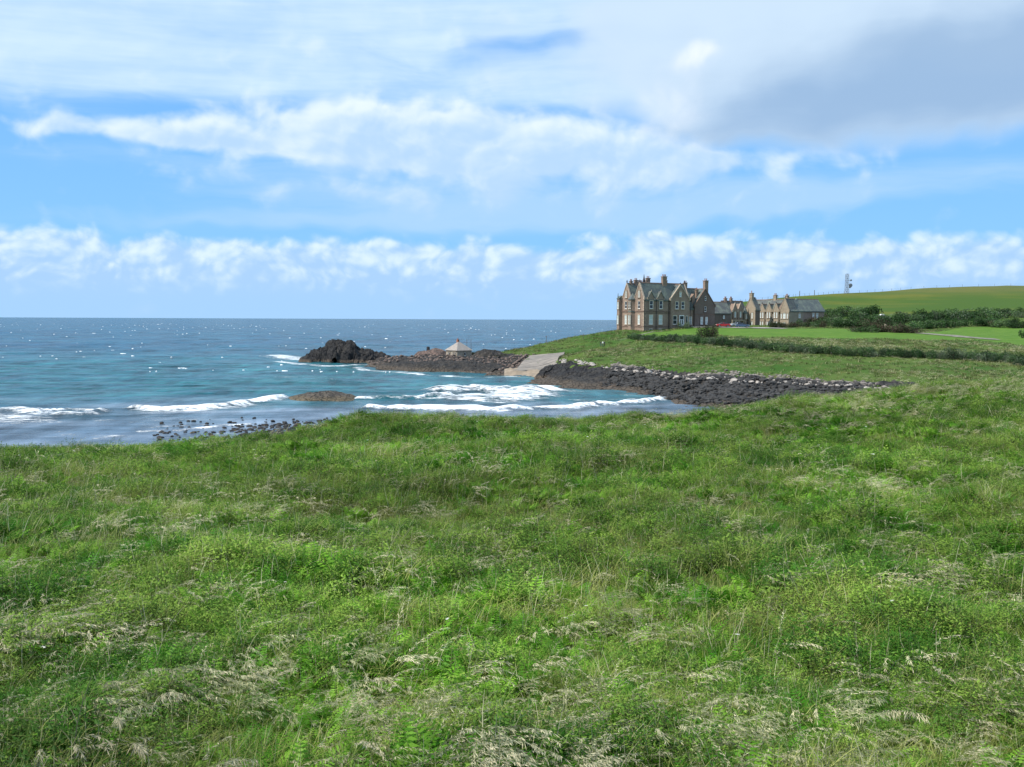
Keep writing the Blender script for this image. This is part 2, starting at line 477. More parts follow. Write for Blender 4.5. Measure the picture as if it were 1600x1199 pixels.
def slip_mat():
    mt, n, b = new_mat('worn_concrete')
    p = pos(n); a = noise(n, p, 0.35, 5, 0.65); f_ = noise(n, p, 2.5, 4, 0.7)
    c = mixc(n, a.step(0.35, 0.65), (0.17, 0.150, 0.130), (0.26, 0.225, 0.19))
    sp = n.nodes.new('ShaderNodeSeparateXYZ'); n.links.new(p, sp.inputs[0]); z_ = X(n, sp.outputs[2])
    c = mixc(n, (1.0 - (z_ + a * 0.6).step(1.0, 1.9)) * 0.6, c, (0.13, 0.115, 0.085))
    setc(n, b, mulc(n, c, f_ * 0.5 + 0.75)); return mt


M['slip'] = slip_mat()


def sea_mat():
    mt, n, b = new_mat('sea_water')
    p = pos(n)
    sp = n.nodes.new('ShaderNodeSeparateXYZ'); n.links.new(p, sp.inputs[0])
    x_, y_ = X(n, sp.outputs[0]), X(n, sp.outputs[1])
    a1 = n.nodes.new('ShaderNodeAttribute'); a1.attribute_name = 'shallow'; sh = X(n, a1.outputs['Fac'])
    a2 = n.nodes.new('ShaderNodeAttribute'); a2.attribute_name = 'foam'; fo = X(n, a2.outputs['Fac'])
    pv = xyz(n, x_ * 0.45, y_, 0)
    patch = noise(n, xyz(n, x_ * 0.006, y_ * 0.016, 0), 1.0, 4, 0.6)
    rip = noise(n, pv, 0.55, 5, 0.6); rip2 = noise(n, pv, 0.12, 4, 0.6); rip3 = noise(n, pv, 0.02, 4, 0.55); ripf = noise(n, xyz(n, x_ * 0.7, y_, 0), 1.6, 4, 0.7)
    deep = mixc(n, patch.step(0.35, 0.65), (0.004, 0.047, 0.090), (0.008, 0.072, 0.112))
    turq = mixc(n, rip2.step(0.3, 0.7), (0.007, 0.070, 0.098), (0.020, 0.118, 0.130))
    pale = mixc(n, rip2.step(0.35, 0.65), (0.062, 0.098, 0.138), (0.135, 0.175, 0.225))
    c = mixc(n, sh.step(0.0, 0.5), deep, turq)
    c = mixc(n, (sh + (rip2 - 0.5) * 0.5).step(0.5, 0.95), c, pale)
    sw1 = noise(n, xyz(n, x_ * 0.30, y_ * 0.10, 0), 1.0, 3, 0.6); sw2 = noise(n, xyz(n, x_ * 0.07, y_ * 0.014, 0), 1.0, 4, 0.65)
    c = mulc(n, c, (rip * 1.0 + rip2 * 0.7 + sw1 * 2.2 + sw2 * 2.4 + rip3 * 0.6 - 2.48).f('MAXIMUM', 0.2))  # noise paints the light and dark sides of waves into the water colour
    fm = (fo * 1.0 + ((rip - 0.5) * 2.2 + (ripf - 0.5) * 1.4 + (rip2 - 0.5) * 0.8) * fo.step(0.02, 0.3)).step(0.56, 1.15)
    c = mixc(n, fm, c, (0.82, 0.85, 0.87))
    setc(n, b, c)
    b.inputs['IOR'].default_value = 1.33
    r_ = fm * 0.5 + 0.22
    n.links.new(r_.s, b.inputs['Roughness'])
    n.links.new(((1.0 - fm) * 0.07 + 0.02).s, b.inputs['Specular IOR Level'])
    bump(n, b, rip * 0.5 + rip2 * 1.6 + rip3 * 5.0 + fm * 0.3, 1.0, 1.0)
    return mt


M['sea'] = sea_mat()
M['foam'] = simple('sea_foam', (0.82, 0.85, 0.87), 0.7, 0.2, 0.05)

# ------------------------------------------------------------------ terrain
CP = []
def C(px, py, d):
    q = pdir(px, py); t = d / q.y; p = EYE + q * t
    CP.append((p.x, p.y, p.z)); return p
def W(x, y, z): CP.append((x, y, z))
def Wp(px, d, z): CP.append(((px - 800) / FOC * d, d, z))

# near meadow (image row -> distance)
for x in (-60, -30, 0, 30, 60): W(x, -14, 9.6)
for x in (-30, -8, 8, 30): W(x, 4, 8.95)
for px in (-300, 100, 500, 900, 1300, 1900): Wp(px, 9, 8.35 - (0.1 if px > 1200 else 0)); Wp(px, 16, 7.95)
for px, z in ((-300, 7.4), (100, 7.45), (500, 7.5), (900, 7.45), (1300, 7.5), (1900, 7.6)): Wp(px, 26, z)
for px, z in ((-300, 6.7), (100, 6.75), (500, 6.95), (900, 6.95), (1300, 7.1), (1900, 7.3)): Wp(px, 38, z)
CREST = [(-500, 715, 44), (-200, 715, 44), (0, 714, 44), (60, 711, 45), (112, 721, 45), (200, 714, 46), (300, 706, 46), (400, 703, 48), (440, 703, 48), (480, 697, 50), (520, 673, 54), (560, 662, 56),
         (640, 668, 55), (720, 670, 55), (800, 670, 56), (900, 667, 57), (1000, 663, 60), (1100, 657, 63), (1200, 645, 67), (1300, 633, 71), (1400, 619, 77), (1500, 613, 81), (1600, 613, 84), (1750, 611, 88), (2000, 607, 95)]
for c in CREST: C(*c)
for px, py, d in CREST:
    if px < 1350:
        x = (px - 800) / FOC * d; W(x * 1.15, d + 8, 4.2); W(x * 1.25, d + 16, 0.9)
    else:
        x = (px - 800) / FOC * d; W(x * 1.15, d + 12, 4.6); W(x * 1.35, d + 32, 3.0)
# beach towards the sea and sea bed
for x, y, z in ((-75, 84, -0.3), (-50, 80, -0.2), (-30, 80, -0.15), (-18, 82, -0.1), (-8, 88, -0.2), (5, 92, -0.2), (20, 100, -0.2), (32, 112, -0.1), (38, 122, -0.2), (44, 124, 0.5), (52, 118, 1.2)):
    W(x, y, z)
for x, y in ((-90, 110), (-60, 105), (-20, 110), (0, 120), (15, 130), (-120, 160), (-60, 160), (-20, 160), (10, 165), (-90, 220), (-50, 215), (-20, 190), (-150, 300), (-100, 330), (-60, 330), (-10, 330), (-30, 420), (30, 440), (-140, 500), (0, 600), (60, 620), (-100, 800), (20, 900), (120, 1000)):
    W(x, y, -2.5)
for px, d in ((840, 190), (900, 178), (960, 172), (1010, 162), (1050, 148), (1090, 139), (1150, 133)): Wp(px, d, 0.0)
for px, d in ((840, 184), (900, 170), (960, 163), (1010, 152), (1045, 138)): Wp(px, d, -0.9)
for c in ((870, 567, 207), (885, 572, 200), (960, 580, 185), (1000, 585, 180), (1100, 592, 165), (1200, 599, 157), (1300, 607, 148), (1390, 613, 140),
          (900, 553, 222), (940, 548, 235), (1000, 545, 222), (1060, 541, 212), (1100, 542, 206), (1200, 549, 196), (1300, 555, 188), (1400, 560, 183), (1500, 562, 181), (1600, 568, 179), (1750, 575, 178),
          (1000, 568, 195), (1100, 570, 182), (1200, 575, 172), (1300, 582, 165), (1400, 590, 155), (1500, 592, 150), (1600, 595, 148),
          (1050, 532, 232), (1130, 529, 236), (1200, 530, 237), (1300, 531, 236), (1400, 533, 233), (1500, 537, 232), (1600, 542, 232), (1750, 545, 232),
          (1000, 528, 250), (1050, 522, 262), (1130, 518, 272), (1200, 517, 275), (1300, 518, 270), (1400, 524, 262), (1500, 524, 268), (1600, 526, 270), (1600, 514, 305), (1500, 516, 300), (1780, 520, 290),
          (970, 518, 283), (1005, 518.5, 281), (1040, 516, 284), (1076, 512, 290), (1118, 511, 297), (1170, 513, 310), (1230, 512, 320), (1290, 511, 325),
          (1080, 509, 310), (1140, 508.5, 335), (1200, 508.5, 345), (1290, 506, 350),
          (1340, 500, 352), (1400, 505, 335), (1480, 500, 345), (1600, 494, 355), (1800, 492, 360),
          (1300, 485, 400), (1400, 488, 400), (1500, 485, 410), (1600, 480, 410),
          (1900, 447, 640), (1600, 446.5, 600), (1500, 448.5, 592), (1430, 451, 582), (1330, 458.5, 560), (1260, 463, 550), (1200, 468.5, 540), (1120, 477.5, 520), (1070, 488, 500),
          (1500, 465, 500), (1350, 475, 480), (1200, 485, 450), (1120, 495, 430), (1040, 500, 440),
          (965, 518, 310), (940, 521, 303), (900, 527, 292), (870, 532, 284), (840, 538, 276), (800, 546, 266), (775, 552, 260),
          (880, 556, 247), (828, 560, 243), (866, 581, 217), (800, 580, 215), (850, 550, 252),
          (920, 538, 262), (960, 530, 262), (880, 545, 262)):
    C(*c)
Wp(835, 208, 0.25); Wp(800, 206, -0.3); Wp(860, 204, 0.2)
# steep seaward side of the headland
for px, d, z in ((760, 285, -1.5), (820, 300, -1.5), (860, 312, -1.5), (900, 326, -1.5), (950, 350, -1.5), (985, 380, 3), (960, 400, -2), (1010, 450, 3), (1000, 480, -2), (1040, 560, -2), (1080, 620, -2), (1120, 760, -2)):
    Wp(px, d, z)
for px, d, z in ((1200, 700, 16), (1400, 720, 24), (1600, 760, 27), (1900, 800, 28), (1300, 900, 5), (1700, 950, 12), (2100, 900, 20), (2300, 500, 22), (2200, 300, 11)):
    Wp(px, d, z)
# rocky peninsula
for px, d, z in ((780, 245, 2.4), (740, 250, 2.5), (700, 252, 2.55), (660, 256, 2.6), (620, 260, 1.9), (590, 262, 1.2), (575, 258, 0), (600, 250, 0.2), (640, 238, 0.3), (690, 226, 0.3), (740, 219, 0.3), (785, 214, 0.3),
                 (800, 225, 1.2), (740, 232, 1.8), (690, 240, 1.9), (600, 236, -1.8), (640, 224, -1.8), (690, 212, -1.8), (740, 205, -1.8), (790, 199, -1.5),
                 (760, 275, 0.4), (720, 276, 0.4), (680, 277, 0.4), (640, 277, 0.3), (600, 275, -0.4), (700, 292, -2), (640, 292, -2), (560, 270, -0.8), (530, 262, -2), (480, 270, -2)):
    Wp(px, d, z)
# far seabed and land beyond the sides
for x, y in ((-250, 100), (-250, 300), (-300, 600), (-80, 60), (-300, 1000)): W(x, y, -2.5 if y > 60 else 5.0)
CPA = np.array(CP)
key = np.round(CPA[:, :2], 1); _, ui = np.unique(key, axis=0, return_index=True); CPA = CPA[np.sort(ui)]
CK = 1.2
def kern(d): return np.sqrt(d * d + CK * CK)
D_ = kern(np.linalg.norm(CPA[:, None, :2] - CPA[None, :, :2], axis=2))
nC = len(CPA); A_ = np.zeros((nC + 1, nC + 1)); A_[:nC, :nC] = D_ - np.eye(nC) * 0.4; A_[:nC, nC] = 1; A_[nC, :nC] = 1
W_ = np.linalg.solve(A_, np.concatenate([CPA[:, 2], [0]]))


def H0(x, y):
    x = np.asarray(x, float); y = np.asarray(y, float); sh = x.shape
    x = x.ravel(); y = y.ravel(); z = np.full(x.shape, W_[nC])
    for i in range(0, len(x), 60000):
        dx = x[i:i + 60000, None] - CPA[None, :, 0]; dy = y[i:i + 60000, None] - CPA[None, :, 1]
        z[i:i + 60000] += np.sqrt(dx * dx + dy * dy + CK * CK) @ W_[:nC]
    return z.reshape(sh)


def rockmask(x, y, z):
    lim = 2.75 + (fbm(x, y, 9, 3, 5) - 0.5) * 1.2
    return np.where(y > 125, sstep(lim + 0.15, lim - 0.15, z) * (z > -4), 0.0)


def Hgt(x, y):
    x = np.asarray(x, float); y = np.asarray(y, float)
    z = H0(x, y)
    near = sstep(115, 90, y)
    z = z + near * sstep(0.5, 3, z) * ((fbm(x, y, 11, 3, 1) - 0.5) * 0.9 + (fbm(x, y, 2.4, 3, 2) - 0.5) * 0.58 + (fbm(x, y, 1.1, 2, 12) - 0.5) * 0.55 * sstep(26, 12, y)) * sstep(5, 25, y)
    far = 1 - near
    rm = rockmask(x, y, z)
    z = z + far * (1 - rm) * sstep(2.5, 4.0, z) * (fbm(x, y, 8, 3, 3) - 0.5) * 0.5
    z = z + rm * ((ridged(x, y, 5.0, 5, 7) - 0.62) * 1.9 + (ridged(x, y, 1.6, 3, 9) - 0.6) * 0.7)
    return z


def hit(px, py, d0=100, d1=700, smooth=True):
    """where the sight line through a photo pixel meets the land"""
    q = pdir(px, py); t = np.linspace(d0, d1, 1600) / q.y
    X_ = EYE.x + q.x * t; Y_ = EYE.y + q.y * t; Z_ = EYE.z + q.z * t
    h = H0(X_, Y_) if smooth else Hgt(X_, Y_)
    k_ = np.argmax(Z_ < h)
    if not (Z_ < h).any(): k_ = len(t) - 1
    return Vector((X_[k_], Y_[k_], h[k_]))


def spaced(*seg):
    a = [seg[0]]
    for to, st in seg[1:]:
        n_ = max(1, int(round(abs(to - a[-1]) / st))); a += list(np.linspace(a[-1], to, n_ + 1)[1:])
    return np.array(a)


xs = spaced(-400, (-100, 20), (-72, 1.5), (172, 0.65), (200, 2), (400, 10), (900, 40))
ys = spaced(-30, (0, 3), (90, 0.8), (128, 1.2), (300, 0.65), (380, 1.6), (640, 6), (1000, 18))
GX, GY = np.meshgrid(xs, ys)
GZ = Hgt(GX, GY)
nxs, nys = len(xs), len(ys)
idx = np.arange(nxs * nys).reshape(nys, nxs)
quads = np.stack([idx[:-1, :-1], idx[:-1, 1:], idx[1:, 1:], idx[1:, :-1]], -1).reshape(-1, 4)
zq = GZ.ravel()[quads]; xq = GX.ravel()[quads].mean(1); yq = GY.ravel()[quads].mean(1)
keep = zq.max(1) > -1.2
# slipway footprint is cut from the surroundings by simply lying 12 cm above them
def inpoly(x, y, poly):
    ins = np.zeros(x.shape, bool); n_ = len(poly)
    for i in range(n_):
        x1, y1 = poly[i]; x2, y2 = poly[(i + 1) % n_]
        c = ((y1 > y) != (y2 > y)) & (x < (x2 - x1) * (y - y1) / (y2 - y1 + 1e-9) + x1)
        ins ^= c
    return ins


zm = zq.mean(1)
sandp = [((px - 800) / FOC * d, d) for px, d in ((786, 219), (872, 222), (868, 196), (790, 196))]
slip_corners = [((px - 800) / FOC * d, d) for px, d in ((801, 213), (868, 216), (882, 250), (828, 246))]
sand = (inpoly(xq, yq, sandp) & (zm < 1.6)) | ((yq < 126) & (yq > 50) & (zm < 1.4) & (xq < 45))
rm = rockmask(xq, yq, H0(xq, yq)) > 0.5
inslip = inpoly(xq, yq, slip_corners)
rock = rm & ~sand & ~inslip
cls = np.where(sand, 2, np.where(rock, 1, 0))
lawn_px = [(1118, 513), (1200, 512.5), (1300, 514), (1345, 516), (1395, 520.5), (1436, 521.5), (1500, 512), (1600, 509), (1760, 512), (1760, 546), (1600, 540), (1520, 531.5), (1400, 530.5), (1290, 528.5), (1180, 527), (1100, 524), (1030, 527), (1005, 531), (1000, 521), (1060, 515)]
lawn_poly = [tuple(hit(a, b, 200, 420)[:2]) for a, b in lawn_px]


def submesh(name, sel, mat, label=None, attrs=False, kind='structure'):
    q = quads[sel]; used, inv = np.unique(q, return_inverse=True); inv = inv.reshape(q.shape)
    V_ = np.stack([GX.ravel()[used], GY.ravel()[used], GZ.ravel()[used]], 1)
    o = mesh_obj(name, V_, inv, mat, smooth=True); tag(o, label, None, None, kind)
    if attrs:
        lw = inpoly(V_[:, 0] + (fbm(V_[:, 0], V_[:, 1], 3, 2, 4) - 0.5) * 2, V_[:, 1] + (fbm(V_[:, 0], V_[:, 1], 4, 2, 6) - .5) * 3, lawn_poly).astype(np.float32)
        a = o.data.attributes.new('lawn', 'FLOAT', 'POINT'); a.data.foreach_set('value', lw)
        hl = (sstep(345, 400, V_[:, 1]) * sstep(9, 14, V_[:, 2])).astype(np.float32)
        a = o.data.attributes.new('hill', 'FLOAT', 'POINT'); a.data.foreach_set('value', hl)
    return o


submesh('grassy_ground', keep & (cls == 0), M['ground'], 'green grassy ground of the dunes, headland and hill', True)
submesh('rocky_shore', keep & (cls == 1), M['shore'], 'dark rocky foreshore of the headland and spit')
submesh('sandy_beach', keep & (cls == 2), M['sand'], 'strip of wet tan sand below the slipway')

# slipway -------------------------------------------------------------
def draped(name, c4, nu, nv, lift, thick, mat, label, hf=H0, joints=False):
    A, B, Cc, D = [np.array(p, float) for p in c4]
    vs = []; fs = []
    for j in range(nv + 1):
        for i in range(nu + 1):
            u, v = i / nu, j / nv
            p = (A * (1 - u) + B * u) * (1 - v) + (D * (1 - u) + Cc * u) * v
            vs.append((p[0], p[1]))
    P_ = np.array(vs); Z_ = hf(P_[:, 0], P_[:, 1]) + lift
    n_ = len(vs); top = [(*P_[i], Z_[i]) for i in range(n_)]; bot = [(*P_[i], Z_[i] - thick) for i in range(n_)]
    w = nu + 1
    for j in range(nv):
        for i in range(nu):
            a = j * w + i; fs.append((a, a + 1, a + w + 1, a + w)); fs.append((n_ + a, n_ + a + w, n_ + a + w + 1, n_ + a + 1))
    rim = [i for i in range(nu)] + [j * w + nu for j in range(nv)] + [nv * w + i for i in range(nu, 0, -1)] + [j * w for j in range(nv, 0, -1)]
    for i, a in enumerate(rim):
        b_ = rim[(i + 1) % len(rim)]; fs.append((a, n_ + a, n_ + b_, b_))
    o = mesh_obj(name, top + bot, fs, mat); tag(o, label, None, None, 'structure'); return o


A_s, B_s, C_s, D_s = [np.array(p) for p in slip_corners]
for j in range(5):          # cast bays of the slipway with open joints
    v0, v1 = j / 5 + 0.004, (j + 1) / 5 - 0.004
    e = lambda v: (A_s * (1 - v) + D_s * v, B_s * (1 - v) + C_s * v)
    (a0, b0), (a1, b1) = e(v0), e(v1)
    o = draped('slipway', (a0, b0, b1, a1), 6, 4, 0.35, 0.9, M['slip'], 'grey concrete slipway running down from the grass to the water')
# tracks
def path(name, pts, width, mat, label, lift=0.10):
    P_ = [Vector(p) for p in pts]; vs = []; fs = []
    n_ = len(P_)
    for i, p in enumerate(P_):
        t = (P_[min(i + 1, n_ - 1)] - P_[max(i - 1, 0)]).normalized(); nrm = Vector((-t.y, t.x, 0))
        for s_ in (-1, -0.33, 0.33, 1):
            q = p + nrm * (width / 2 * s_); vs.append((q.x, q.y, 0))
    A = np.array(vs); A[:, 2] = Hgt(A[:, 0], A[:, 1]) + lift
    for i in range(n_ - 1):
        for j in range(3): a = i * 4 + j; fs.append((a, a + 4, a + 5, a + 1))
    o = mesh_obj(name, A, fs, mat, smooth=True); tag(o, label, None, None, 'structure'); return o


def resample(p2, step):
    out_ = []
    for a, b_ in zip(p2[:-1], p2[1:]):
        a = Vector(a); b_ = Vector(b_); n_ = max(1, int((b_ - a).length / step))
        out_ += [a.lerp(b_, i / n_) for i in range(n_)]
    return out_ + [Vector(p2[-1])]


dr = [hit(a, b, 200, 420) for a, b in ((1078, 511.5), (1110, 511.5), (1150, 512.5), (1190, 513), (1225, 513))]
path('gravel_drive', resample([(p.x, p.y, 0) for p in dr], 2), 8, M['gravel'], 'pale gravel drive in front of the stone houses', 0.15)
fp = [hit(a, b, 200, 420) for a, b in ((965, 532), (980, 529), (1000, 524.5), (1020, 519), (1035, 517))]
path('footpath', resample([(p.x, p.y, 0) for p in fp], 1.5), 0.8, M['worn'], 'thin worn footpath across the slope below the big house', 0.06)
tr = [hit(a, b, 200, 420) for a, b in ((1436, 521.5), (1470, 524), (1500, 527), (1530, 529.5), (1560, 530.5))]
path('farm_track', resample([(p.x, p.y, 0) for p in tr], 2), 4.5, M['worn'], 'grey farm track crossing the bright lawn', 0.12)

# ------------------------------------------------------------------ sea
def uvline(pts): return [np.array(((px - 800) / FOC * d_, d_)) for px, d_ in pts]


def seapt(px, py):
    q = pdir(px, py); t = -EYE.z / q.z; return np.array((q.x * t, q.y * t))


FOAM = [  # (photo polyline, half width m, strength, crest height)
    ([(578, 639), (640, 641), (700, 641), (800, 640), (850, 638), (930, 634), (1000, 629), (1022, 627)], 1.7, 1.15, 0.35),
    ([(700, 622), (760, 626), (800, 625), (850, 618)], 4.0, 1.05, 0.25),
    ([(690, 613), (740, 612), (800, 615), (850, 611)], 5.5, 1.1, 0.45),
    ([(700, 607), (740, 603), (790, 604)], 2.5, 0.9, 0.3),
    ([(740, 618), (800, 620), (840, 615)], 4.5, 1.0, 0.1),
    ([(563, 624), (600, 623), (650, 622), (700, 620)], 1.6, 0.9, 0.3),
    ([(210, 638), (250, 640), (300, 638), (350, 634), (400, 629), (440, 624)], 2.2, 1.2, 0.3),
    ([(280, 641), (340, 637), (390, 633)], 2.5, 0.9, 0.0),
    ([(0, 643), (30, 641), (60, 646)], 3.0, 1.0, 0.3),
    ([(0, 652), (40, 656)], 4.5, 0.9, 0.1),
    ([(90, 648), (130, 648), (160, 642)], 1.8, 0.95, 0.3),
    ([(60, 642), (110, 639), (160, 640)], 1.0, 0.9, 0.2),
    ([(225, 674), (280, 673), (330, 668), (388, 662)], 1.0, 1.0, 0.12),
    ([(240, 668), (310, 664), (360, 662)], 1.4, 0.75, 0.0),
    ([(150, 655), (210, 660), (300, 656)], 2.0, 0.55, 0.05),
    ([(80, 678), (180, 682), (300, 688)], 2.0, 0.55, 0.0),
    ([(1025, 625), (1040, 621), (1060, 618)], 2.2, 1.1, 0.2),
    ([(905, 602), (920, 603), (936, 604)], 2.2, 1.0, 0.2), ([(855, 602), (872, 601)], 1.5, 0.9, 0.0),
    ([(930, 618), (1000, 617), (1030, 616)], 0.8, 0.65, 0.05),
    ([(880, 625), (930, 626), (990, 623)], 0.9, 0.6, 0.0),
    ([(640, 652), (700, 650), (760, 649)], 0.7, 0.7, 0.0),
    ([(430, 556), (450, 558), (470, 562)], 6.0, 1.0, 0.1), ([(435, 566), (460, 569), (500, 572), (530, 573)], 2.2, 0.95, 0.0),
    ([(530, 572), (560, 571), (572, 571)], 2.0, 0.85, 0.0), ([(556, 575), (580, 578), (620, 583), (660, 586)], 2.0, 0.9, 0.0),
    ([(655, 586), (700, 589), (745, 591), (800, 590)], 1.4, 0.85, 0.0),
    ([(440, 590), (470, 592)], 2.0, 0.6, 0.1), ([(510, 595), (530, 597)], 1.2, 0.6, 0.1), ([(535, 590), (560, 594)], 1.5, 0.5, 0.0),
    ([(415, 624), (430, 620), (440, 622)], 2.2, 1.0, 0.0), ([(0, 634), (40, 636)], 1.0, 0.5, 0.1),
]
t_in = np.linspace(-0.62, 0.40, 560); t_out = np.array([-3.0, -1.8, -1.2, -0.9, -0.75, -0.68]); t_r = np.array([0.46, 0.55, 0.8, 1.3, 2.2, 3.0])
tt = np.concatenate([t_out, t_in, t_r])
yy = [62.0]
while yy[-1] < 270: yy.append(yy[-1] + 0.62)
while yy[-1] < 60000: yy.append(yy[-1] * 1.0135)
yy = np.array(yy)
ST, SY = np.meshgrid(tt, yy); SX = ST * SY
row = np.gradient(yy)[:, None]
def wav(x, y):
    w1 = (fbm(x * 0.35, y, 9, 2, 50) - 0.5) * 0.75; w2 = (fbm(x * 0.5, y, 3.2, 3, 60) - 0.5) * 0.42
    return w1 * 1.0, w2
w1, w2 = wav(SX, SY)
bay = sstep(0, 1, np.clip((SY - 95) / 110, 0, 1))
amp = np.clip(bay * 1.0 + 0.25, 0, 1) * np.where(SY > 3000, 0, 1) * sstep(4000, 500, SY)
SZ = (w1 * amp * 1.5 + w2 * (0.35 + 0.65 * bay) * sstep(2000, 300, SY))
foam = np.zeros_like(SX)
nearm = (SY < 330)
fx, fy = SX[nearm], SY[nearm]; fz = np.zeros_like(fx); ff = np.zeros_like(fx)
wob = (fbm(fx, fy, 5, 3, 21) - 0.5) * 2.2
for pl, hw, stg, hh in FOAM:
    pts = [seapt(*p) for p in pl]; best = np.full(fx.shape, 1e9)
    for a, b_ in zip(pts[:-1], pts[1:]):
        ab = b_ - a; L2 = ab @ ab
        t = np.clip(((fx - a[0]) * ab[0] + (fy - a[1]) * ab[1]) / L2, 0, 1)
        dd = np.hypot(fx - a[0] - t * ab[0], (fy - a[1] - t * ab[1]) + wob * min(1, hw * 0.4))
        best = np.minimum(best, dd)
    ff = np.maximum(ff, stg * np.clip(1.25 - best / hw * 0.8, 0, 1))
    if hh > 0: fz = fz + 1.9 * hh * np.exp(-(best / (hw * 0.55)) ** 2) * (0.6 + 0.8 * vnoise(fx / 2.5, fy / 2.5, 5))
foam[nearm] = ff; SZ[nearm] += fz
# lacy wash over the shallows
lace = (ridged(SX * 0.45, SY, 5.5, 3, 71) - 0.62) * 2.2
wash = sstep(150, 105, SY) * sstep(-5, -30, SX)
foam = np.maximum(foam, np.clip(lace, 0, 1) * wash * 0.75)
foam = np.maximum(foam, np.clip(lace, 0, 1) * sstep(215, 120, SY) * 0.30)
dpt = SY + (fbm(SX, SY, 30, 3, 90) - 0.5) * 50
shallow = 0.5 * sstep(470, 180, dpt) + 0.5 * sstep(165, 108, dpt - np.clip(SX, -20, 60) * 0.75 - 4)
SZ = SZ * (1 - 0.6 * sstep(150, 90, SY))
sidx = np.arange(ST.size).reshape(ST.shape)
sq = np.stack([sidx[:-1, :-1], sidx[:-1, 1:], sidx[1:, 1:], sidx[1:, :-1]], -1).reshape(-1, 4)
# leave out water buried under the land
cx = SX.ravel()[sq].mean(1); cy = SY.ravel()[sq].mean(1)
mm = cy < 640; land = np.zeros(len(cx), bool); land[mm] = H0(cx[mm], cy[mm]) > 2.3
sq = sq[~land]
used, inv = np.unique(sq, return_inverse=True); inv = inv.reshape(sq.shape)
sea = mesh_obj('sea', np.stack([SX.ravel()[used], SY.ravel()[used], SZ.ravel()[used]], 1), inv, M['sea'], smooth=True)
for nm, arr in (('foam', foam), ('shallow', shallow)):
    a = sea.data.attributes.new(nm, 'FLOAT', 'POINT'); a.data.foreach_set('value', arr.ravel()[used].astype(np.float32))
tag(sea, 'choppy blue green sea with white breakers in the bay', None, None, 'structure')

# whitecaps: small tumbling crests ------------------------------------
mbw = MB(); nw = 0
while nw < 380:
    d = 215 + 1900 * rng.random() ** 1.25; t = rng.uniform(-0.6, 0.36); x = t * d
    if H0(np.array([x]), np.array([d]))[0] > -1.2: continue
    clump = vnoise(x / 40, d / 60, 33)
    if clump < 0.3 + 0.3 * rng.random(): continue
    nw += 1
    L = rng.uniform(0.12, 0.5) * (0.55 + 0.45 * min(1, d / 600)) * (1 + d / 1400) * (1.9 if rng.random() < 0.10 else 1); h = rng.uniform(0.04, 0.15) * (1 + d / 1100); wd = rng.uniform(0.2, 0.6)
    z = float(wav(np.array([x]), np.array([d]))[0][0]) * 1.4 + 0.10
    n_ = 5; vs = []; ang = rng.uniform(-0.35, 0.35)
    for i in range(n_ + 1):
        s_ = i / n_ * 2 - 1; hh = h * (1 - s_ * s_) * rng.uniform(0.5, 1.2)
        for (dy, dz) in ((-wd * (1 - abs(s_) * .8), -0.12), (rng.uniform(-.15, .15), hh), (wd * (1 - abs(s_) * .8), -0.12)):
            lx = s_ * L; ly = dy + abs(s_) * 0.4
            vs.append((x + lx * math.cos(ang) - ly * math.sin(ang), d + lx * math.sin(ang) + ly * math.cos(ang), z + dz))
    fs = [(i * 3 + j, i * 3 + 3 + j, i * 3 + 4 + j, i * 3 + 1 + j) for i in range(n_) for j in range(2)]
    mbw.add(vs, fs)
o = mesh_obj('whitecaps', mbw.v, mbw.f, M['foam'], smooth=True)
tag(o, 'scattered white wave crests on the open sea', None, None, 'stuff')
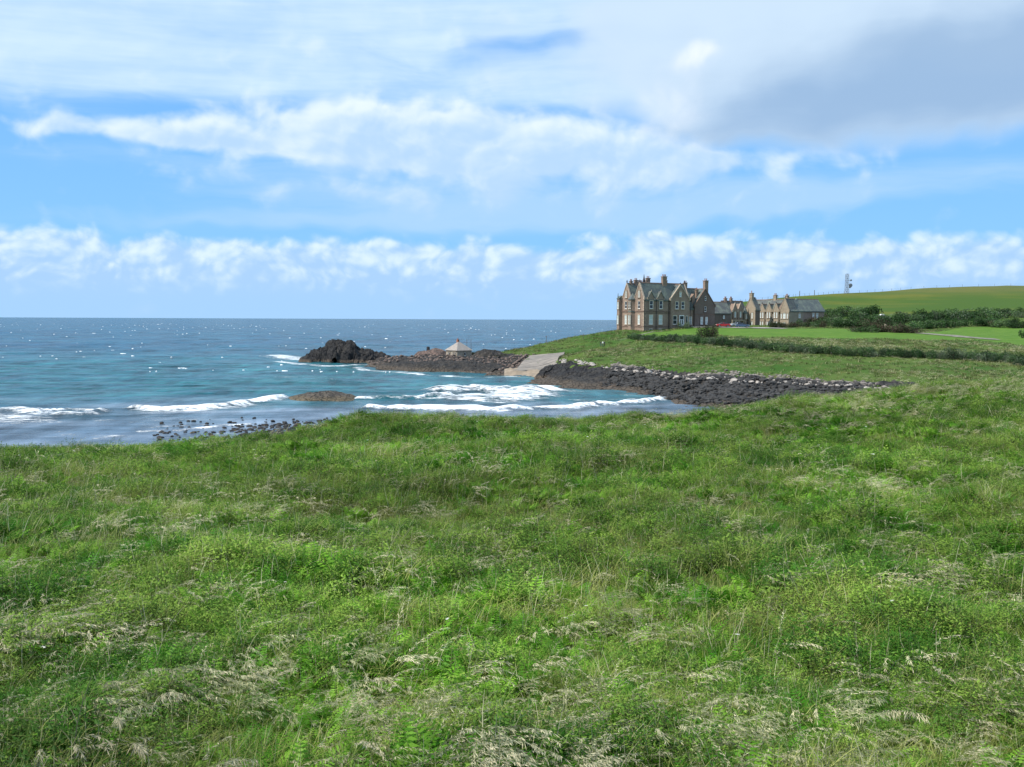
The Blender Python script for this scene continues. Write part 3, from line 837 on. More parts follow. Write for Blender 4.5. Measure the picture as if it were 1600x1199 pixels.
# ------------------------------------------------------------------ rock masses
def rock_mass(name, label, spec, mat, front, back, rough=1.0, base=-1.0, seed=1, group=None, cell=0.3, blunt=0.45, thing=True):
    """a craggy ridge: spec = [(px, py_top, distance)], real thickness front/back in metres"""
    ax = []
    for px, py, d in spec:
        q = pdir(px, py); t = d / q.y; ax.append((q.x * t, d, EYE.z + q.z * t))
    ax = np.array(ax); seg = np.linalg.norm(np.diff(ax[:, :2], axis=0), axis=1); cum = np.concatenate([[0], np.cumsum(seg)])
    L = cum[-1]; ns = max(8, int(L / cell)); nl = max(10, int((front + back) / cell))
    s = np.linspace(0, L, ns); ax_x = np.interp(s, cum, ax[:, 0]); ax_y = np.interp(s, cum, ax[:, 1]); ax_z = np.interp(s, cum, ax[:, 2])
    dxx = np.gradient(ax_x); dyy = np.gradient(ax_y); ln = np.hypot(dxx, dyy); nx_, ny_ = dyy / ln, -dxx / ln   # towards the viewer side
    l = np.linspace(-back, front, nl); Ls, Ll = np.meshgrid(s, l, indexing='ij')
    env = np.sqrt(np.clip(np.sin(np.pi * np.clip(s / L, 0, 1)), 0, 1)) ** 0.6
    fr = front * (0.35 + 0.65 * env); bk = back * (0.35 + 0.65 * env)
    u = np.where(Ll > 0, Ll / fr[:, None], -Ll / bk[:, None])
    u = u + (fbm(Ls, Ll, 3.0, 3, seed + 3) - 0.5) * 0.5
    prof = np.clip(1 - np.clip(u, 0, 1.6) ** 1.7, -0.4, 1)
    prof = np.sign(prof) * np.abs(prof) ** blunt
    Xs = ax_x[:, None] + nx_[:, None] * Ll; Ys = ax_y[:, None] + ny_[:, None] * Ll
    hgt = (ax_z - base)[:, None]
    Z = base + hgt * prof
    cr = (ridged(Xs, Ys, 3.4, 5, seed) - 0.68) * 2.6 + (ridged(Xs, Ys, 1.1, 3, seed + 9) - 0.65) * 0.9
    Z = Z + cr * rough * np.clip(hgt / 5, 0.25, 1.1) * np.clip(prof * 2, 0, 1)
    jit = (fbm(Xs, Z, 1.5, 3, seed + 5) - 0.5) * 0.8 * rough
    Xs = Xs + jit; Ys = Ys - jit
    if not thing: pass
    V_ = np.stack([Xs.ravel(), Ys.ravel(), Z.ravel()], 1); id_ = np.arange(ns * nl).reshape(ns, nl)
    q = np.stack([id_[:-1, :-1], id_[1:, :-1], id_[1:, 1:], id_[:-1, 1:]], -1).reshape(-1, 4)
    c0 = Vector((float(ax[:, 0].mean()), float(ax[:, 1].mean()), 0)); V_ = V_ - np.array(c0)
    o = mesh_obj(name, V_, q, mat, smooth=False); o.location = c0
    return tag(o, label, 'rock', group)


rock_mass('sea_rock', 'high craggy black rock standing in the sea at the tip of the spit', [(461, 571, 276), (470, 560, 276), (482, 551, 276), (497, 544, 276), (514, 536, 276), (530, 532, 276), (550, 535, 275), (560, 545, 275), (577, 549, 274), (592, 552, 273), (606, 561, 271), (640, 565, 268)],
          M['basalt'], 8.0, 8.0, 1.25, -1.0, 3, blunt=0.55, cell=0.24)
rock_mass('sea_rock', 'low brown rounded reef rock in the middle of the bay', [(432, 633, 148), (450, 621, 149), (475, 615, 149), (500, 612, 149), (520, 612.5, 149), (545, 617, 149), (560, 625, 149), (570, 636, 149)],
          M['reef'], 7.5, 6.0, 0.75, -0.9, 13, blunt=0.68, cell=0.16)
rock_mass('sea_rock', 'long dark ledge of rock forming the near side of the spit', [(566, 579, 262), (590, 571, 256), (620, 566, 248), (660, 565, 240), (700, 565, 232), (740, 566, 226), (770, 569, 222), (792, 575, 219), (806, 590, 216)],
          M['shore'], 8.5, 7.0, 0.75, -0.8, 23, blunt=0.6)
rock_mass('sea_rock', 'reddish brown rock hump beside the small pavilion', [(642, 560, 262), (652, 550, 262), (666, 547, 262), (680, 544, 261), (694, 549, 260), (702, 560, 259)],
          M['red_rock'], 4.5, 4.0, 0.5, 1.0, 33, blunt=0.7)
rock_mass('sea_rock', 'dark brown rock bank behind the slipway and right of the pavilion', [(733, 560, 250), (746, 547, 251), (770, 548, 252), (795, 552, 250), (812, 559, 247), (824, 568, 240)],
          M['shore'], 7.0, 4.0, 0.6, 0.6, 43, blunt=0.6)
rock_mass('sea_rock', 'black rock bluff right of the slipway below the grass bank', [(836, 598, 200), (850, 590, 201), (862, 580, 203), (873, 568, 204), (890, 566, 202), (915, 570, 198), (945, 575, 192), (985, 582, 184), (1010, 592, 176), (1030, 604, 168)],
          M['basalt'], 9.5, 5.0, 0.7, -0.8, 53, blunt=0.5)
rock_mass('sea_rock', 'small flat skerry washed by breakers left of the reef', [(380, 624, 158), (392, 620, 158), (405, 619, 158), (417, 624, 158)], M['reef'], 1.8, 1.8, 0.25, -0.6, 63, blunt=0.8, cell=0.15)
rock_mass('sea_rock', 'thin row of low wave washed rocks farthest left off the reef', [(295, 632, 150), (302, 628, 150), (315, 629, 150), (326, 632, 150)], M['reef'], 1.3, 1.3, 0.25, -0.5, 73, blunt=0.8, cell=0.15)


def ico(seed, sub=1):
    import bmesh
    bm = bmesh.new(); bmesh.ops.create_icosphere(bm, subdivisions=sub, radius=1.0)
    rr = random.Random(seed)
    for v in bm.verts:
        k_ = 1 + rr.uniform(-0.22, 0.22); v.co = Vector((v.co.x * k_ * 1.15, v.co.y * k_, v.co.z * k_ * 0.72))
    V_ = np.array([v.co[:] for v in bm.verts]); F_ = [tuple(v.index for v in f.verts) for f in bm.faces]; bm.free(); return V_, F_


M['boulder_dark'] = simple('dark_boulder', (0.044, 0.042, 0.040), 0.8, 0.2, 0.45, 1.0)
M['boulder_pale'] = simple('pale_boulder', (0.36, 0.32, 0.28), 0.85, 0.2, 0.25, 1.0)
M['boulder_brown'] = simple('brown_boulder', (0.16, 0.12, 0.10), 0.8, 0.2, 0.4, 1.0)
icos = [ico(s_, 1) for s_ in range(8)]


def scatter_stones(name, label, pts, size, mat, seed):
    rr = random.Random(seed); VV = []; FF = []; nb = 0
    for (x, y, z) in pts:
        v, f = icos[rr.randrange(8)]; s_ = rr.uniform(*size); a = rr.uniform(0, 6.28); ca, sa = math.cos(a), math.sin(a)
        tx = rr.uniform(-.4, .4)
        q = np.stack([(v[:, 0] * ca - v[:, 1] * sa) * s_ + x, (v[:, 0] * sa + v[:, 1] * ca) * s_ * rr.uniform(.7, 1.1) + y, v[:, 2] * s_ + z + s_ * 0.25 + v[:, 0] * s_ * tx * .4], 1)
        VV.append(q); FF += [(a_ + nb, b_ + nb, c_ + nb) for a_, b_, c_ in f]; nb += len(v)
    o = mesh_obj(name, np.concatenate(VV), FF, mat)
    return tag(o, label, None, None, 'stuff')


beach_poly = [tuple(seapt(a, b)) for a, b in ((940, 606), (1000, 612), (1040, 624), (1080, 634), (1200, 640))] + [((px - 800) / FOC * d, d) for px, d in ((1330, 128), (1410, 136), (1395, 143), (1300, 151), (1200, 160), (1100, 168), (1000, 184), (960, 190))]
bx = rng.uniform(10, 62, 26000); by = rng.uniform(122, 195, 26000); ok = inpoly(bx, by, beach_poly)
bx, by = bx[ok], by[ok]; bz = Hgt(bx, by); ok = (bz > -0.6) & (bz < 3.4)
bx, by, bz = bx[ok][:7000], by[ok][:7000], bz[ok][:7000]
scatter_stones('beach_boulders', 'dark boulders covering the beach below the grass bank', list(zip(bx, by, bz)), (0.12, 0.50), M['boulder_dark'], 3)
bx = rng.uniform(-50, 8, 9000); by = rng.uniform(205, 275, 9000); bz = Hgt(bx, by); ok = (bz > 0.3) & (bz < 3.3)
ok &= ~inpoly(bx, by, slip_corners) & ~inpoly(bx, by, sandp)
scatter_stones('spit_rubble', 'loose brown and grey stones strewn over the rocky spit', list(zip(bx[ok][:1500], by[ok][:1500], bz[ok][:1500])), (0.12, 0.42), M['boulder_brown'], 4)

sx_ = rng.uniform(-42, -10, 9000); sy_ = rng.uniform(82, 125, 9000); spx = sx_ / sy_ * FOC + 800; spy = 498 + 12.5 / sy_ * FOC
okp = (spx > 235) & (spx < 520) & (spy > 654) & (rng.random(9000) < 0.06 + 0.9 * sstep(300, 470, spx) * sstep(655, 685, spy)) & (fbm(sx_, sy_, 4, 3, 8) > .38)
scatter_stones('tide_pebbles', 'dark wet pebbles and cobbles scattered through the shallow water', list(zip(sx_[okp], sy_[okp], np.full(okp.sum(), -0.02))), (0.08, 0.30), M['boulder_dark'], 9)
band = [(960, 578), (1000, 583), (1060, 588), (1100, 590), (1170, 593), (1240, 597), (1310, 601), (1390, 607)]
vb = []; rq = random.Random(61)
while len(vb) < 900:
    t = rq.random() * (len(band) - 1); i = int(t); f_ = t - i
    d_ = {0: 186}.get(0) ; px = band[i][0] * (1 - f_) + band[i + 1][0] * f_; py = band[i][1] * (1 - f_) + band[i + 1][1] * f_
    q = pdir(px, py); zt = 2.5; tt_ = (zt - EYE.z) / q.z; x, y = q.x * tt_ + rq.gauss(0, .6), q.y * tt_ + rq.gauss(1.0, 2.2)
    vb.append((x, y))
vb = np.array(vb); vz = Hgt(vb[:, 0], vb[:, 1])
scatter_stones('beach_top_stones', 'band of smaller grey brown stones along the top of the boulder beach', list(zip(vb[:, 0], vb[:, 1], vz)), (0.12, 0.42), simple('grey_brown_stone', (0.19, 0.165, 0.145), .85, .2, .5, .8), 14)
# individual stones
bmesh_list = []
for s_ in range(5):
    v, f = ico(40 + s_, 2); me = bpy.data.meshes.new('boulder'); me.from_pydata(v.tolist(), [], f); bmesh_list.append(me)


def boulder(loc, s, mat, label, group, squash=1.0, rr=random):
    base = rr.choice(bmesh_list); key = (base.name, mat.name)
    if key not in BM: me = base.copy(); me.name = 'boulder'; me.materials.append(mat); BM[key] = me
    o = bpy.data.objects.new('boulder', BM[key]); COL.objects.link(o); o.location = loc; o.scale = (s * rr.uniform(.8, 1.5), s, s * squash); o.rotation_euler = (rr.uniform(-.2, .2), rr.uniform(-.2, .2), rr.uniform(0, 6.28))
    return tag(o, label, 'boulder', group)
BM = {}
rr = random.Random(5)
SHAL = [(250, 684, 5), (301, 677, 4.5), (332, 682, 5), (346, 678, 3), (366, 674, 4), (380, 680, 6), (379, 674, 4), (401, 678, 4), (416, 679, 5.5), (430, 681, 6), (451, 676, 5.5), (464, 665, 6), (469, 673, 6), (481, 666, 5.5), (444, 664, 3.5), (430, 664, 3), (413, 666, 2.5), (511, 657, 2.5), (366, 661, 3), (318, 684, 3), (434, 687, 6), (442, 684, 4), (455, 682, 4), (462, 688, 5), (424, 690, 4), (478, 677, 3.5), (490, 671, 3), (447, 691, 5), (300, 690, 3), (392, 686, 3), (278, 680, 2)]
for px, py, w_ in SHAL:
    p = seapt(px, py); s = w_ * p[1] / FOC
    boulder((p[0], p[1], 0.0), s * 0.95, M['reef'] if rr.random() < .5 else M['boulder_dark'], ('large' if w_ >= 5.5 else 'medium' if w_ >= 4 else 'small') + ' dark wet rock in the shallows, ' + ('nearest the grass point' if px > 445 else 'at the middle of the rocky strip' if px > 390 else 'in the open left part') + (', farther out' if py < 672 else ''), 'rocks in the shallows', 0.75, rr)
def where(px):
    for lim, t in ((900, 'just right of the slipway'), (945, 'below the three walkers'), (1010, 'under the corner of the mansion'), (1085, 'under the mansion front'), (1125, 'under the dark gable'), (1180, 'under the parked cars'), (1235, 'under the sunlit range'), (1290, 'under the long wing'), (1350, 'under the radio mast'), (1440, 'left of the farm track'), (1545, 'around the farm track'), (9999, 'near the right edge')):
        if px < lim: return t


n_ = 0; line = [(875, 565), (905, 568), (930, 572), (960, 578), (1000, 583), (1060, 589), (1100, 592), (1170, 596), (1240, 599), (1310, 603), (1390, 608)]
while n_ < 150:
    t = rr.random() * (len(line) - 1); i = int(t); f_ = t - i
    px = line[i][0] * (1 - f_) + line[i + 1][0] * f_; py = line[i][1] * (1 - f_) + line[i + 1][1] * f_ + rr.gauss(0, 1.8) + (2 if px > 1050 else 0)
    p = hit(px, py, 100, 300, smooth=False)
    if p.y > 230: continue
    n_ += 1
    boulder(p + Vector((0, 0, 0.12)), rr.uniform(0.18, 0.42) * (1.6 if rr.random() < .15 else 1), M['boulder_pale'], 'pale stone at the foot of the grass bank, ' + where(px), 'pale boulders along the bank foot', 0.8, rr)
for i in range(16):
    px = 806 + (826 - 806) * i / 15; py = 571 - (571 - 556) * i / 15
    p = hit(px - 3, py, 180, 300, smooth=False)
    boulder(p + Vector((0, 0, 0.3)), rr.uniform(0.3, 0.5), M['boulder_brown'], 'rough stone in the kerb along the left edge of the slipway', 'kerb stones of the slipway', 0.8, rr)

# ------------------------------------------------------------------ vegetation prototypes (never linked to the scene)
class LB:
    def __init__(s): s.v = []; s.f = []; s.m = []
    def quad(s, a, b, c, d, m_): i = len(s.v); s.v += [a, b, c, d]; s.f.append((i, i + 1, i + 2, i + 3)); s.m.append(m_)
    def tri(s, a, b, c, m_): i = len(s.v); s.v += [a, b, c]; s.f.append((i, i + 1, i + 2)); s.m.append(m_)
    def ribbon(s, pts, w0, w1, side, m_):
        n_ = len(pts)
        for i in range(n_ - 1):
            a, b = pts[i], pts[i + 1]; wa = w0 + (w1 - w0) * i / (n_ - 1); wb = w0 + (w1 - w0) * (i + 1) / (n_ - 1)
            s.quad(a - side * wa, a + side * wa, b + side * wb, b - side * wb, m_)
    def mesh(s, name, mats):
        me = bpy.data.meshes.new(name); me.from_pydata([tuple(v) for v in s.v], [], s.f)
        for mt in mats: me.materials.append(mt)
        me.polygons.foreach_set('material_index', np.array(s.m, dtype=np.int32)); me.update()
        return bpy.data.objects.new(name, me)


WIND = Vector((0.8, -0.25, 0))


def arc(base, az, L, lean, bend, n=4, wind=0.35, rr=random):
    d = Vector((math.cos(az), math.sin(az), 0)); pts = [base.copy()]; p = base.copy(); ang = lean
    for i in range(n):
        h = d * math.sin(ang) + WIND * wind * (i + 1) / n
        p = p + (h + Vector((0, 0, math.cos(ang)))).normalized() * L / n; pts.append(p.copy()); ang += bend / n
    return pts


def side_of(az): return Vector((-math.sin(az), math.cos(az), 0))


def p_grass(seed, n=30, L=(0.3, 0.62), w=0.006, spread=0.14, mi=0):
    rr = random.Random(seed); b = LB()
    for _ in range(n):
        az = rr.uniform(0, 6.28); base = Vector((rr.gauss(0, spread), rr.gauss(0, spread), -0.05))
        pts = arc(base, az, rr.uniform(*L), rr.uniform(0.05, 0.5), rr.uniform(0.6, 1.7), 4, rr.uniform(.15, .6))
        b.ribbon(pts, w * rr.uniform(.7, 1.2), 0.0008, side_of(az + rr.uniform(-.8, .8)), 0 if rr.random() < .90 else 1)
    return b


def p_fern(seed):
    rr = random.Random(seed); b = LB()
    for k_ in range(6):
        az = rr.uniform(0, 6.28); L = rr.uniform(0.45, 0.8)
        pts = arc(Vector((rr.gauss(0, .05), rr.gauss(0, .05), -0.02)), az, L, rr.uniform(.2, .6), rr.uniform(.9, 1.6), 12, 0.2)
        sd = side_of(az); b.ribbon(pts, 0.004, 0.002, sd, 1)
        for i in range(3, 12):
            f_ = (i - 3) / 9; pl = 0.20 * (1 - f_) ** 0.8 * L / 0.7 + 0.02; t = (pts[min(i + 1, 12)] - pts[i - 1]).normalized()
            for sg in (-1, 1):
                tip = pts[i] + sd * sg * pl + t * pl * 0.45 + Vector((0, 0, -pl * .25 + rr.uniform(-.01, .02)))
                mid = pts[i].lerp(tip, .45); wv = t * pl * 0.17
                b.quad(pts[i] - wv * .4, mid - wv, tip, mid + wv, 0)
                m2 = pts[i].lerp(tip, .75); b.tri(m2 - wv * 1.1, tip, m2 + wv * 1.3, 0)
    return b


def p_plume(seed, n=9, dens=1.0):
    rr = random.Random(seed); b = LB()
    for _ in range(n):
        az = rr.gauss(-0.2, 0.7); base = Vector((rr.gauss(0, .13), rr.gauss(0, .13), 0)); L = rr.uniform(0.6, 1.0)
        pts = arc(base, az, L, rr.uniform(0.0, .35), rr.uniform(1.3, 2.3), 9, 0.45); sd = side_of(az)
        b.ribbon(pts, 0.0028, 0.0015, sd, 1)
        for i in range(5, 10):
            for j in range(int(5 * dens)):
                p = pts[i - 1].lerp(pts[i], rr.random()); t = (pts[i] - pts[i - 1]).normalized()
                q = p + t * rr.uniform(.02, .07) + Vector((rr.gauss(0, .022), rr.gauss(0, .022), -rr.uniform(0.0, .05)))
                wv = Vector((rr.gauss(0, 1), rr.gauss(0, 1), rr.gauss(0, .6))).normalized() * 0.0045
                m_ = p.lerp(q, .55); b.quad(p, m_ - wv, q, m_ + wv, 0)
    for _ in range(14):
        az = rr.uniform(0, 6.28)
        b.ribbon(arc(Vector((rr.gauss(0, .12), rr.gauss(0, .12), -.05)), az, rr.uniform(.3, .55), rr.uniform(.1, .5), rr.uniform(.8, 1.8), 4, .4), .006, .001, side_of(az), 2)
    return b


def p_herb(seed, n=60, big=1.0):
    rr = random.Random(seed); b = LB()
    for _ in range(n):
        a = rr.uniform(0, 6.28); r = 0.26 * math.sqrt(rr.random()); h = 0.42 * (1 - (r / .3) ** 2 * .5) * rr.uniform(.35, 1.05)
        p = Vector((r * math.cos(a), r * math.sin(a), h)); az = rr.uniform(0, 6.28); l = rr.uniform(.025, .065) * big
        t = Vector((math.cos(az), math.sin(az), rr.uniform(-.6, .5))).normalized(); s_ = side_of(az) * l * rr.uniform(.14, .28)
        nrm = Vector((0, 0, -l * .12))
        b.quad(p, p + t * l * .5 - s_ + nrm, p + t * l, p + t * l * .5 + s_ + nrm, 0)
        if rr.random() < .25: b.ribbon([Vector((p.x * .4, p.y * .4, 0)), p], .0025, .002, side_of(az), 1)
    return b


def p_stalk(seed):
    rr = random.Random(seed); b = LB()
    az = rr.gauss(0, .5); pts = arc(Vector((0, 0, 0)), az, rr.uniform(.7, 1.05), rr.uniform(0, .3), rr.uniform(.1, .6), 5, .15)
    b.ribbon(pts, .0055, .003, side_of(az), 0); b.ribbon(pts, .0055, .003, Vector((0, 0, 1)).cross(side_of(az)), 0)
    for i in (2, 3, 4):
        a = rr.uniform(0, 6.28); b.ribbon(arc(pts[i], a, rr.uniform(.1, .25), .6, .6, 3, .1), .0035, .001, side_of(a), 0)
    return b


def p_umbel(seed):
    rr = random.Random(seed); b = LB()
    pts = arc(Vector((0, 0, 0)), 0.3, .62, .1, .4, 4, .15); b.ribbon(pts, .003, .002, side_of(0.3), 1); c = pts[-1]
    for _ in range(26):
        a = rr.uniform(0, 6.28); r = .045 * math.sqrt(rr.random()); q = c + Vector((r * math.cos(a), r * math.sin(a), rr.uniform(0, .012))); s_ = .008
        b.quad(q + Vector((-s_, -s_, 0)), q + Vector((s_, -s_, 0)), q + Vector((s_, s_, .003)), q + Vector((-s_, s_, 0)), 0)
    return b


def scatter(name, label, pts, protos, smin, smax, seed, tilt=0.15, zs=1.0):
    """one 'stuff' object: prototype tufts instanced on a point mesh by geometry nodes"""
    r_ = np.random.default_rng(seed); N = len(pts)
    me = bpy.data.meshes.new(name); me.vertices.add(N); me.vertices.foreach_set('co', np.asarray(pts, np.float32).ravel())
    a = me.attributes.new('rot', 'FLOAT_VECTOR', 'POINT')
    a.data.foreach_set('vector', np.stack([r_.normal(0, tilt, N), r_.normal(0, tilt, N), r_.normal(0, 0.55, N)], 1).astype(np.float32).ravel())
    s_ = r_.uniform(smin, smax, N) if np.isscalar(smin) else r_.uniform(0.8, 1.25, N) * np.asarray(smin)
    a = me.attributes.new('scl', 'FLOAT_VECTOR', 'POINT'); a.data.foreach_set('vector', np.stack([s_, s_, s_ * zs], 1).astype(np.float32).ravel())
    a = me.attributes.new('pick', 'INT', 'POINT'); a.data.foreach_set('value', r_.integers(0, len(protos), N).astype(np.int32))
    o = bpy.data.objects.new(name, me); COL.objects.link(o); tag(o, label, None, None, 'stuff')
    g = bpy.data.node_groups.new(name, 'GeometryNodeTree')
    g.interface.new_socket('Geometry', in_out='INPUT', socket_type='NodeSocketGeometry'); g.interface.new_socket('Geometry', in_out='OUTPUT', socket_type='NodeSocketGeometry')
    gi = g.nodes.new('NodeGroupInput'); go = g.nodes.new('NodeGroupOutput'); jn = g.nodes.new('GeometryNodeJoinGeometry')
    def named(nm, ty):
        n = g.nodes.new('GeometryNodeInputNamedAttribute'); n.data_type = ty; n.inputs['Name'].default_value = nm
        return [q for q in n.outputs if q.enabled and q.name == 'Attribute'][0]
    rot, scl, pk = named('rot', 'FLOAT_VECTOR'), named('scl', 'FLOAT_VECTOR'), named('pick', 'INT')
    for i, pr in enumerate(protos):
        oi = g.nodes.new('GeometryNodeObjectInfo'); oi.inputs['Object'].default_value = pr; oi.inputs['As Instance'].default_value = True
        cmp_ = g.nodes.new('FunctionNodeCompare'); cmp_.data_type = 'INT'; cmp_.operation = 'EQUAL'
        ia = [q for q in cmp_.inputs if q.enabled]; g.links.new(pk, ia[0]); ia[1].default_value = i
        ip = g.nodes.new('GeometryNodeInstanceOnPoints'); g.links.new(gi.outputs[0], ip.inputs['Points']); g.links.new(cmp_.outputs[0], ip.inputs['Selection'])
        g.links.new(oi.outputs['Geometry'], ip.inputs['Instance']); g.links.new(rot, ip.inputs['Rotation']); g.links.new(scl, ip.inputs['Scale'])
        g.links.new(ip.outputs[0], jn.inputs[0])
    g.links.new(jn.outputs[0], go.inputs[0])
    md = o.modifiers.new('scatter', 'NODES'); md.node_group = g
    return o


G1 = [p_grass(100 + i).mesh('grass_proto', [M['blade'], M['straw']]) for i in range(4)]
GF = [p_fern(200 + i).mesh('fern_proto', [M['fern'], M['stem']]) for i in range(3)]
GP = [p_plume(300 + i, 9, 1.6).mesh('plume_proto', [M['plume'], M['stem'], M['blade']]) for i in range(4)]
GH = [p_herb(400 + i, 120).mesh('herb_proto', [M['herb'], M['stem']]) for i in range(3)]
GS = [p_stalk(500 + i).mesh('stalk_proto', [M['straw']]) for i in range(3)]
GU = [p_umbel(600).mesh('umbel_proto', [M['umbel'], M['stem']])]
GT = [p_grass(700 + i, 22, (0.35, 0.8), 0.03, 0.3).mesh('tuft_proto', [M['bank_blade'], M['straw']]) for i in range(3)]


def field(n, y0, y1, seed, halfw=0.60):
    r_ = np.random.default_rng(seed); y = np.sqrt(r_.uniform(y0 * y0, y1 * y1, n)); x = r_.uniform(-halfw, halfw, n) * (y + 1.5); return x, y


def place(name, label, protos, dens, smin, smax, mask, seed, zs=1.0, near=5.2, ymax=118, tilt=.15):
    """dens: list of (y0, y1, per m2, scale)"""
    PX, PY, PS = [], [], []
    for k_, (y0, y1, dn, sc_) in enumerate(dens):
        n_ = int(dn * 1.2 * (y1 * y1 - y0 * y0) * 0.5); x, y = field(n_, y0, y1, seed + k_)
        keep_ = mask(x, y) > np.random.default_rng(seed + 50 + k_).random(len(x)); PX.append(x[keep_]); PY.append(y[keep_]); PS.append(np.full(keep_.sum(), sc_))
    x = np.concatenate(PX); y = np.concatenate(PY); s_ = np.concatenate(PS); z = Hgt(x, y); ok = z > 1.3
    x, y, z, s_ = x[ok], y[ok], z[ok], s_[ok]
    mid = (smin + smax) / 2; s_ = s_ * (0.35 + 1.35 * fbm(x, y, 1.3, 3, 401))
    return scatter(name, label, np.stack([x, y, z], 1), protos, s_ * mid, None, seed, tilt, zs)


mA = lambda x, y: fbm(x, y * 0.8, 4.5, 3, 201)       # broad species patches
mB = lambda x, y: fbm(x, y, 3.0, 3, 211)
mC = lambda x, y: fbm(x, y * 1.0, 6.0, 3, 221)
ring = [(5.2, 14, 40, 0.8), (14, 28, 16, 0.95), (28, 50, 10, 1.1), (50, 118, 6.5, 1.15)]
place('meadow_grass', 'long wind bent green grass covering the dunes', G1, ring, .85, 1.25, lambda x, y: 0.40 + 0.60 * sstep(.38, .58, mC(x, y)), 1000)
place('bracken', 'bright green bracken growing in patches in the meadow', GF, [(5.2, 14, 22, 0.8), (14, 30, 20, .9), (30, 60, 11, 1.1), (60, 110, 4, 1.1)], .6, .95, lambda x, y: sstep(.42, .54, mA(x, y)) * sstep(100, 50, y) + .16, 2000)
place('leafy_herbs', 'low leafy green plants filling the meadow between the grasses', GH, [(5.2, 14, 26, .9), (14, 30, 14, 1.0), (30, 55, 7, 1.3), (55, 110, 4.5, 1.3)], .8, 1.2, lambda x, y: sstep(.42, .56, mB(x + 30, y)) * .9 + .10, 3000)
place('plume_grass', 'pale feathery seed heads of tall grass bent by the wind', GP, [(5.2, 13, 12, .72), (13, 26, 5.2, .68), (26, 50, 3.0, .75), (50, 118, 5.0, .8)], .85, 1.2, lambda x, y: sstep(.40, .62, fbm(x, y * 1.4, 2.2, 3, 231)) * 0.75 + 0.12 + 0.5 * sstep(46, 62, y) + .25 * sstep(12, 8, y), 4000)
place('dry_stalks', 'pale dead stalks standing up out of the meadow', GS, [(5.2, 20, .8, .8), (20, 60, .4, .9)], .8, 1.1, lambda x, y: sstep(.5, .6, mC(x + 9, y)), 5000)
place('white_umbels', 'small white flower heads dotted through the meadow', GU, [(6, 30, .08, .5), (30, 90, .05, .8)], .8, 1.1, lambda x, y: x * 0 + .8, 6000)

# coarse grass of the headland bank and slopes
r_ = np.random.default_rng(77); n_ = 42000
x = r_.uniform(-12, 185, n_); y = r_.uniform(118, 335, n_); z = Hgt(x, y); h0 = H0(x, y)
ok = (h0 > 2.6) & (rockmask(x, y, h0) < .4) & ~inpoly(x, y, lawn_poly) & ~inpoly(x, y, slip_corners) & (np.abs(x / y) < .6)
ok &= (y < 290) | (r_.random(n_) < .5)
keepd = r_.random(n_) < (0.35 + 0.65 * sstep(.35, .6, fbm(x, y, 7, 3, 241)))
ok &= keepd
scatter('bank_grass', 'coarse tussocky grass on the headland bank', np.stack([x[ok], y[ok], z[ok]], 1), GT, 0.5, 1.15, 8, .15, .75)

r_ = np.random.default_rng(78); n_ = 9000
x = r_.uniform(5, 150, n_); y = r_.uniform(122, 235, n_); z = Hgt(x, y); h0 = H0(x, y)
ok = (h0 > 2.8) & (rockmask(x, y, h0) < .3) & ~inpoly(x, y, lawn_poly) & ~inpoly(x, y, slip_corners) & (fbm(x, y * .6, 6, 3, 251) > .50)
scatter('bank_seed_heads', 'pale seeding grass on the coastal bank', np.stack([x[ok], y[ok], z[ok]], 1), GP, 0.7, 1.2, 18, .15, .8)


def p_bigplume(seed):
    rr = random.Random(seed); b = LB(); az = rr.gauss(-.3, .5)
    pts = arc(Vector((0, 0, -.1)), az, rr.uniform(.95, 1.15), rr.uniform(.0, .2), rr.uniform(1.4, 2.0), 10, .35); b.ribbon(pts, .003, .002, side_of(az), 1)
    for i in range(7, 11):
        for j in range(26):
            p = pts[i - 1].lerp(pts[i], rr.random()); q = p + Vector((rr.gauss(.035, .035), rr.gauss(-.01, .03), -rr.uniform(.0, .10)))
            wv = Vector((rr.gauss(0, 1), rr.gauss(0, 1), .2)).normalized() * .0036; m_ = p.lerp(q, .6); b.quad(p, m_ - wv, q, m_ + wv, 0)
    return b


BP = [p_bigplume(800 + i).mesh('seed_plume', [M['plume'], M['stem']]).data for i in range(5)]
for px, py, wh in ((185, 1020, 'tallest of the drooping cluster at lower left'), (215, 1012, 'upper one of the drooping cluster at lower left'), (246, 1022, 'in the middle of the drooping cluster at lower left'), (264, 1045, 'broadest, at the right of the drooping cluster'), (221, 1066, 'below the drooping cluster at lower left'), (192, 1070, 'short, left below the drooping cluster'), (148, 1024, 'bent left of the drooping cluster'), (245, 1096, 'thin, lowest under the drooping cluster'), (52, 1150, 'alone near the bottom left corner'), (122, 1168, 'low at the bottom, left of the cluster'), (310, 1156, 'at the bottom edge right of the cluster'), (1310, 1070, 'pale one at lower right'), (1345, 1082, 'broad pale one at lower right'), (1365, 1060, 'rearmost pale one at lower right')):
    q = pdir(px, py - 8); dd_ = np.linspace(6, 16, 200); hx = q.x / q.y * dd_; hz = EYE.z + q.z / q.y * dd_; gz = Hgt(hx, dd_) + 0.72; k_ = int(np.argmax(hz < gz))
    o = bpy.data.objects.new('seed_plume', rr.choice(BP)); COL.objects.link(o); o.location = (hx[k_] - .3, dd_[k_], gz[k_] - 0.72); o.rotation_euler = (rr.uniform(-.1, .1), rr.uniform(-.1, .1), rr.gauss(0, .35))
    tag(o, 'pale feathery grass plume, ' + wh, 'grass plume', 'large drooping grass plumes in the near meadow')

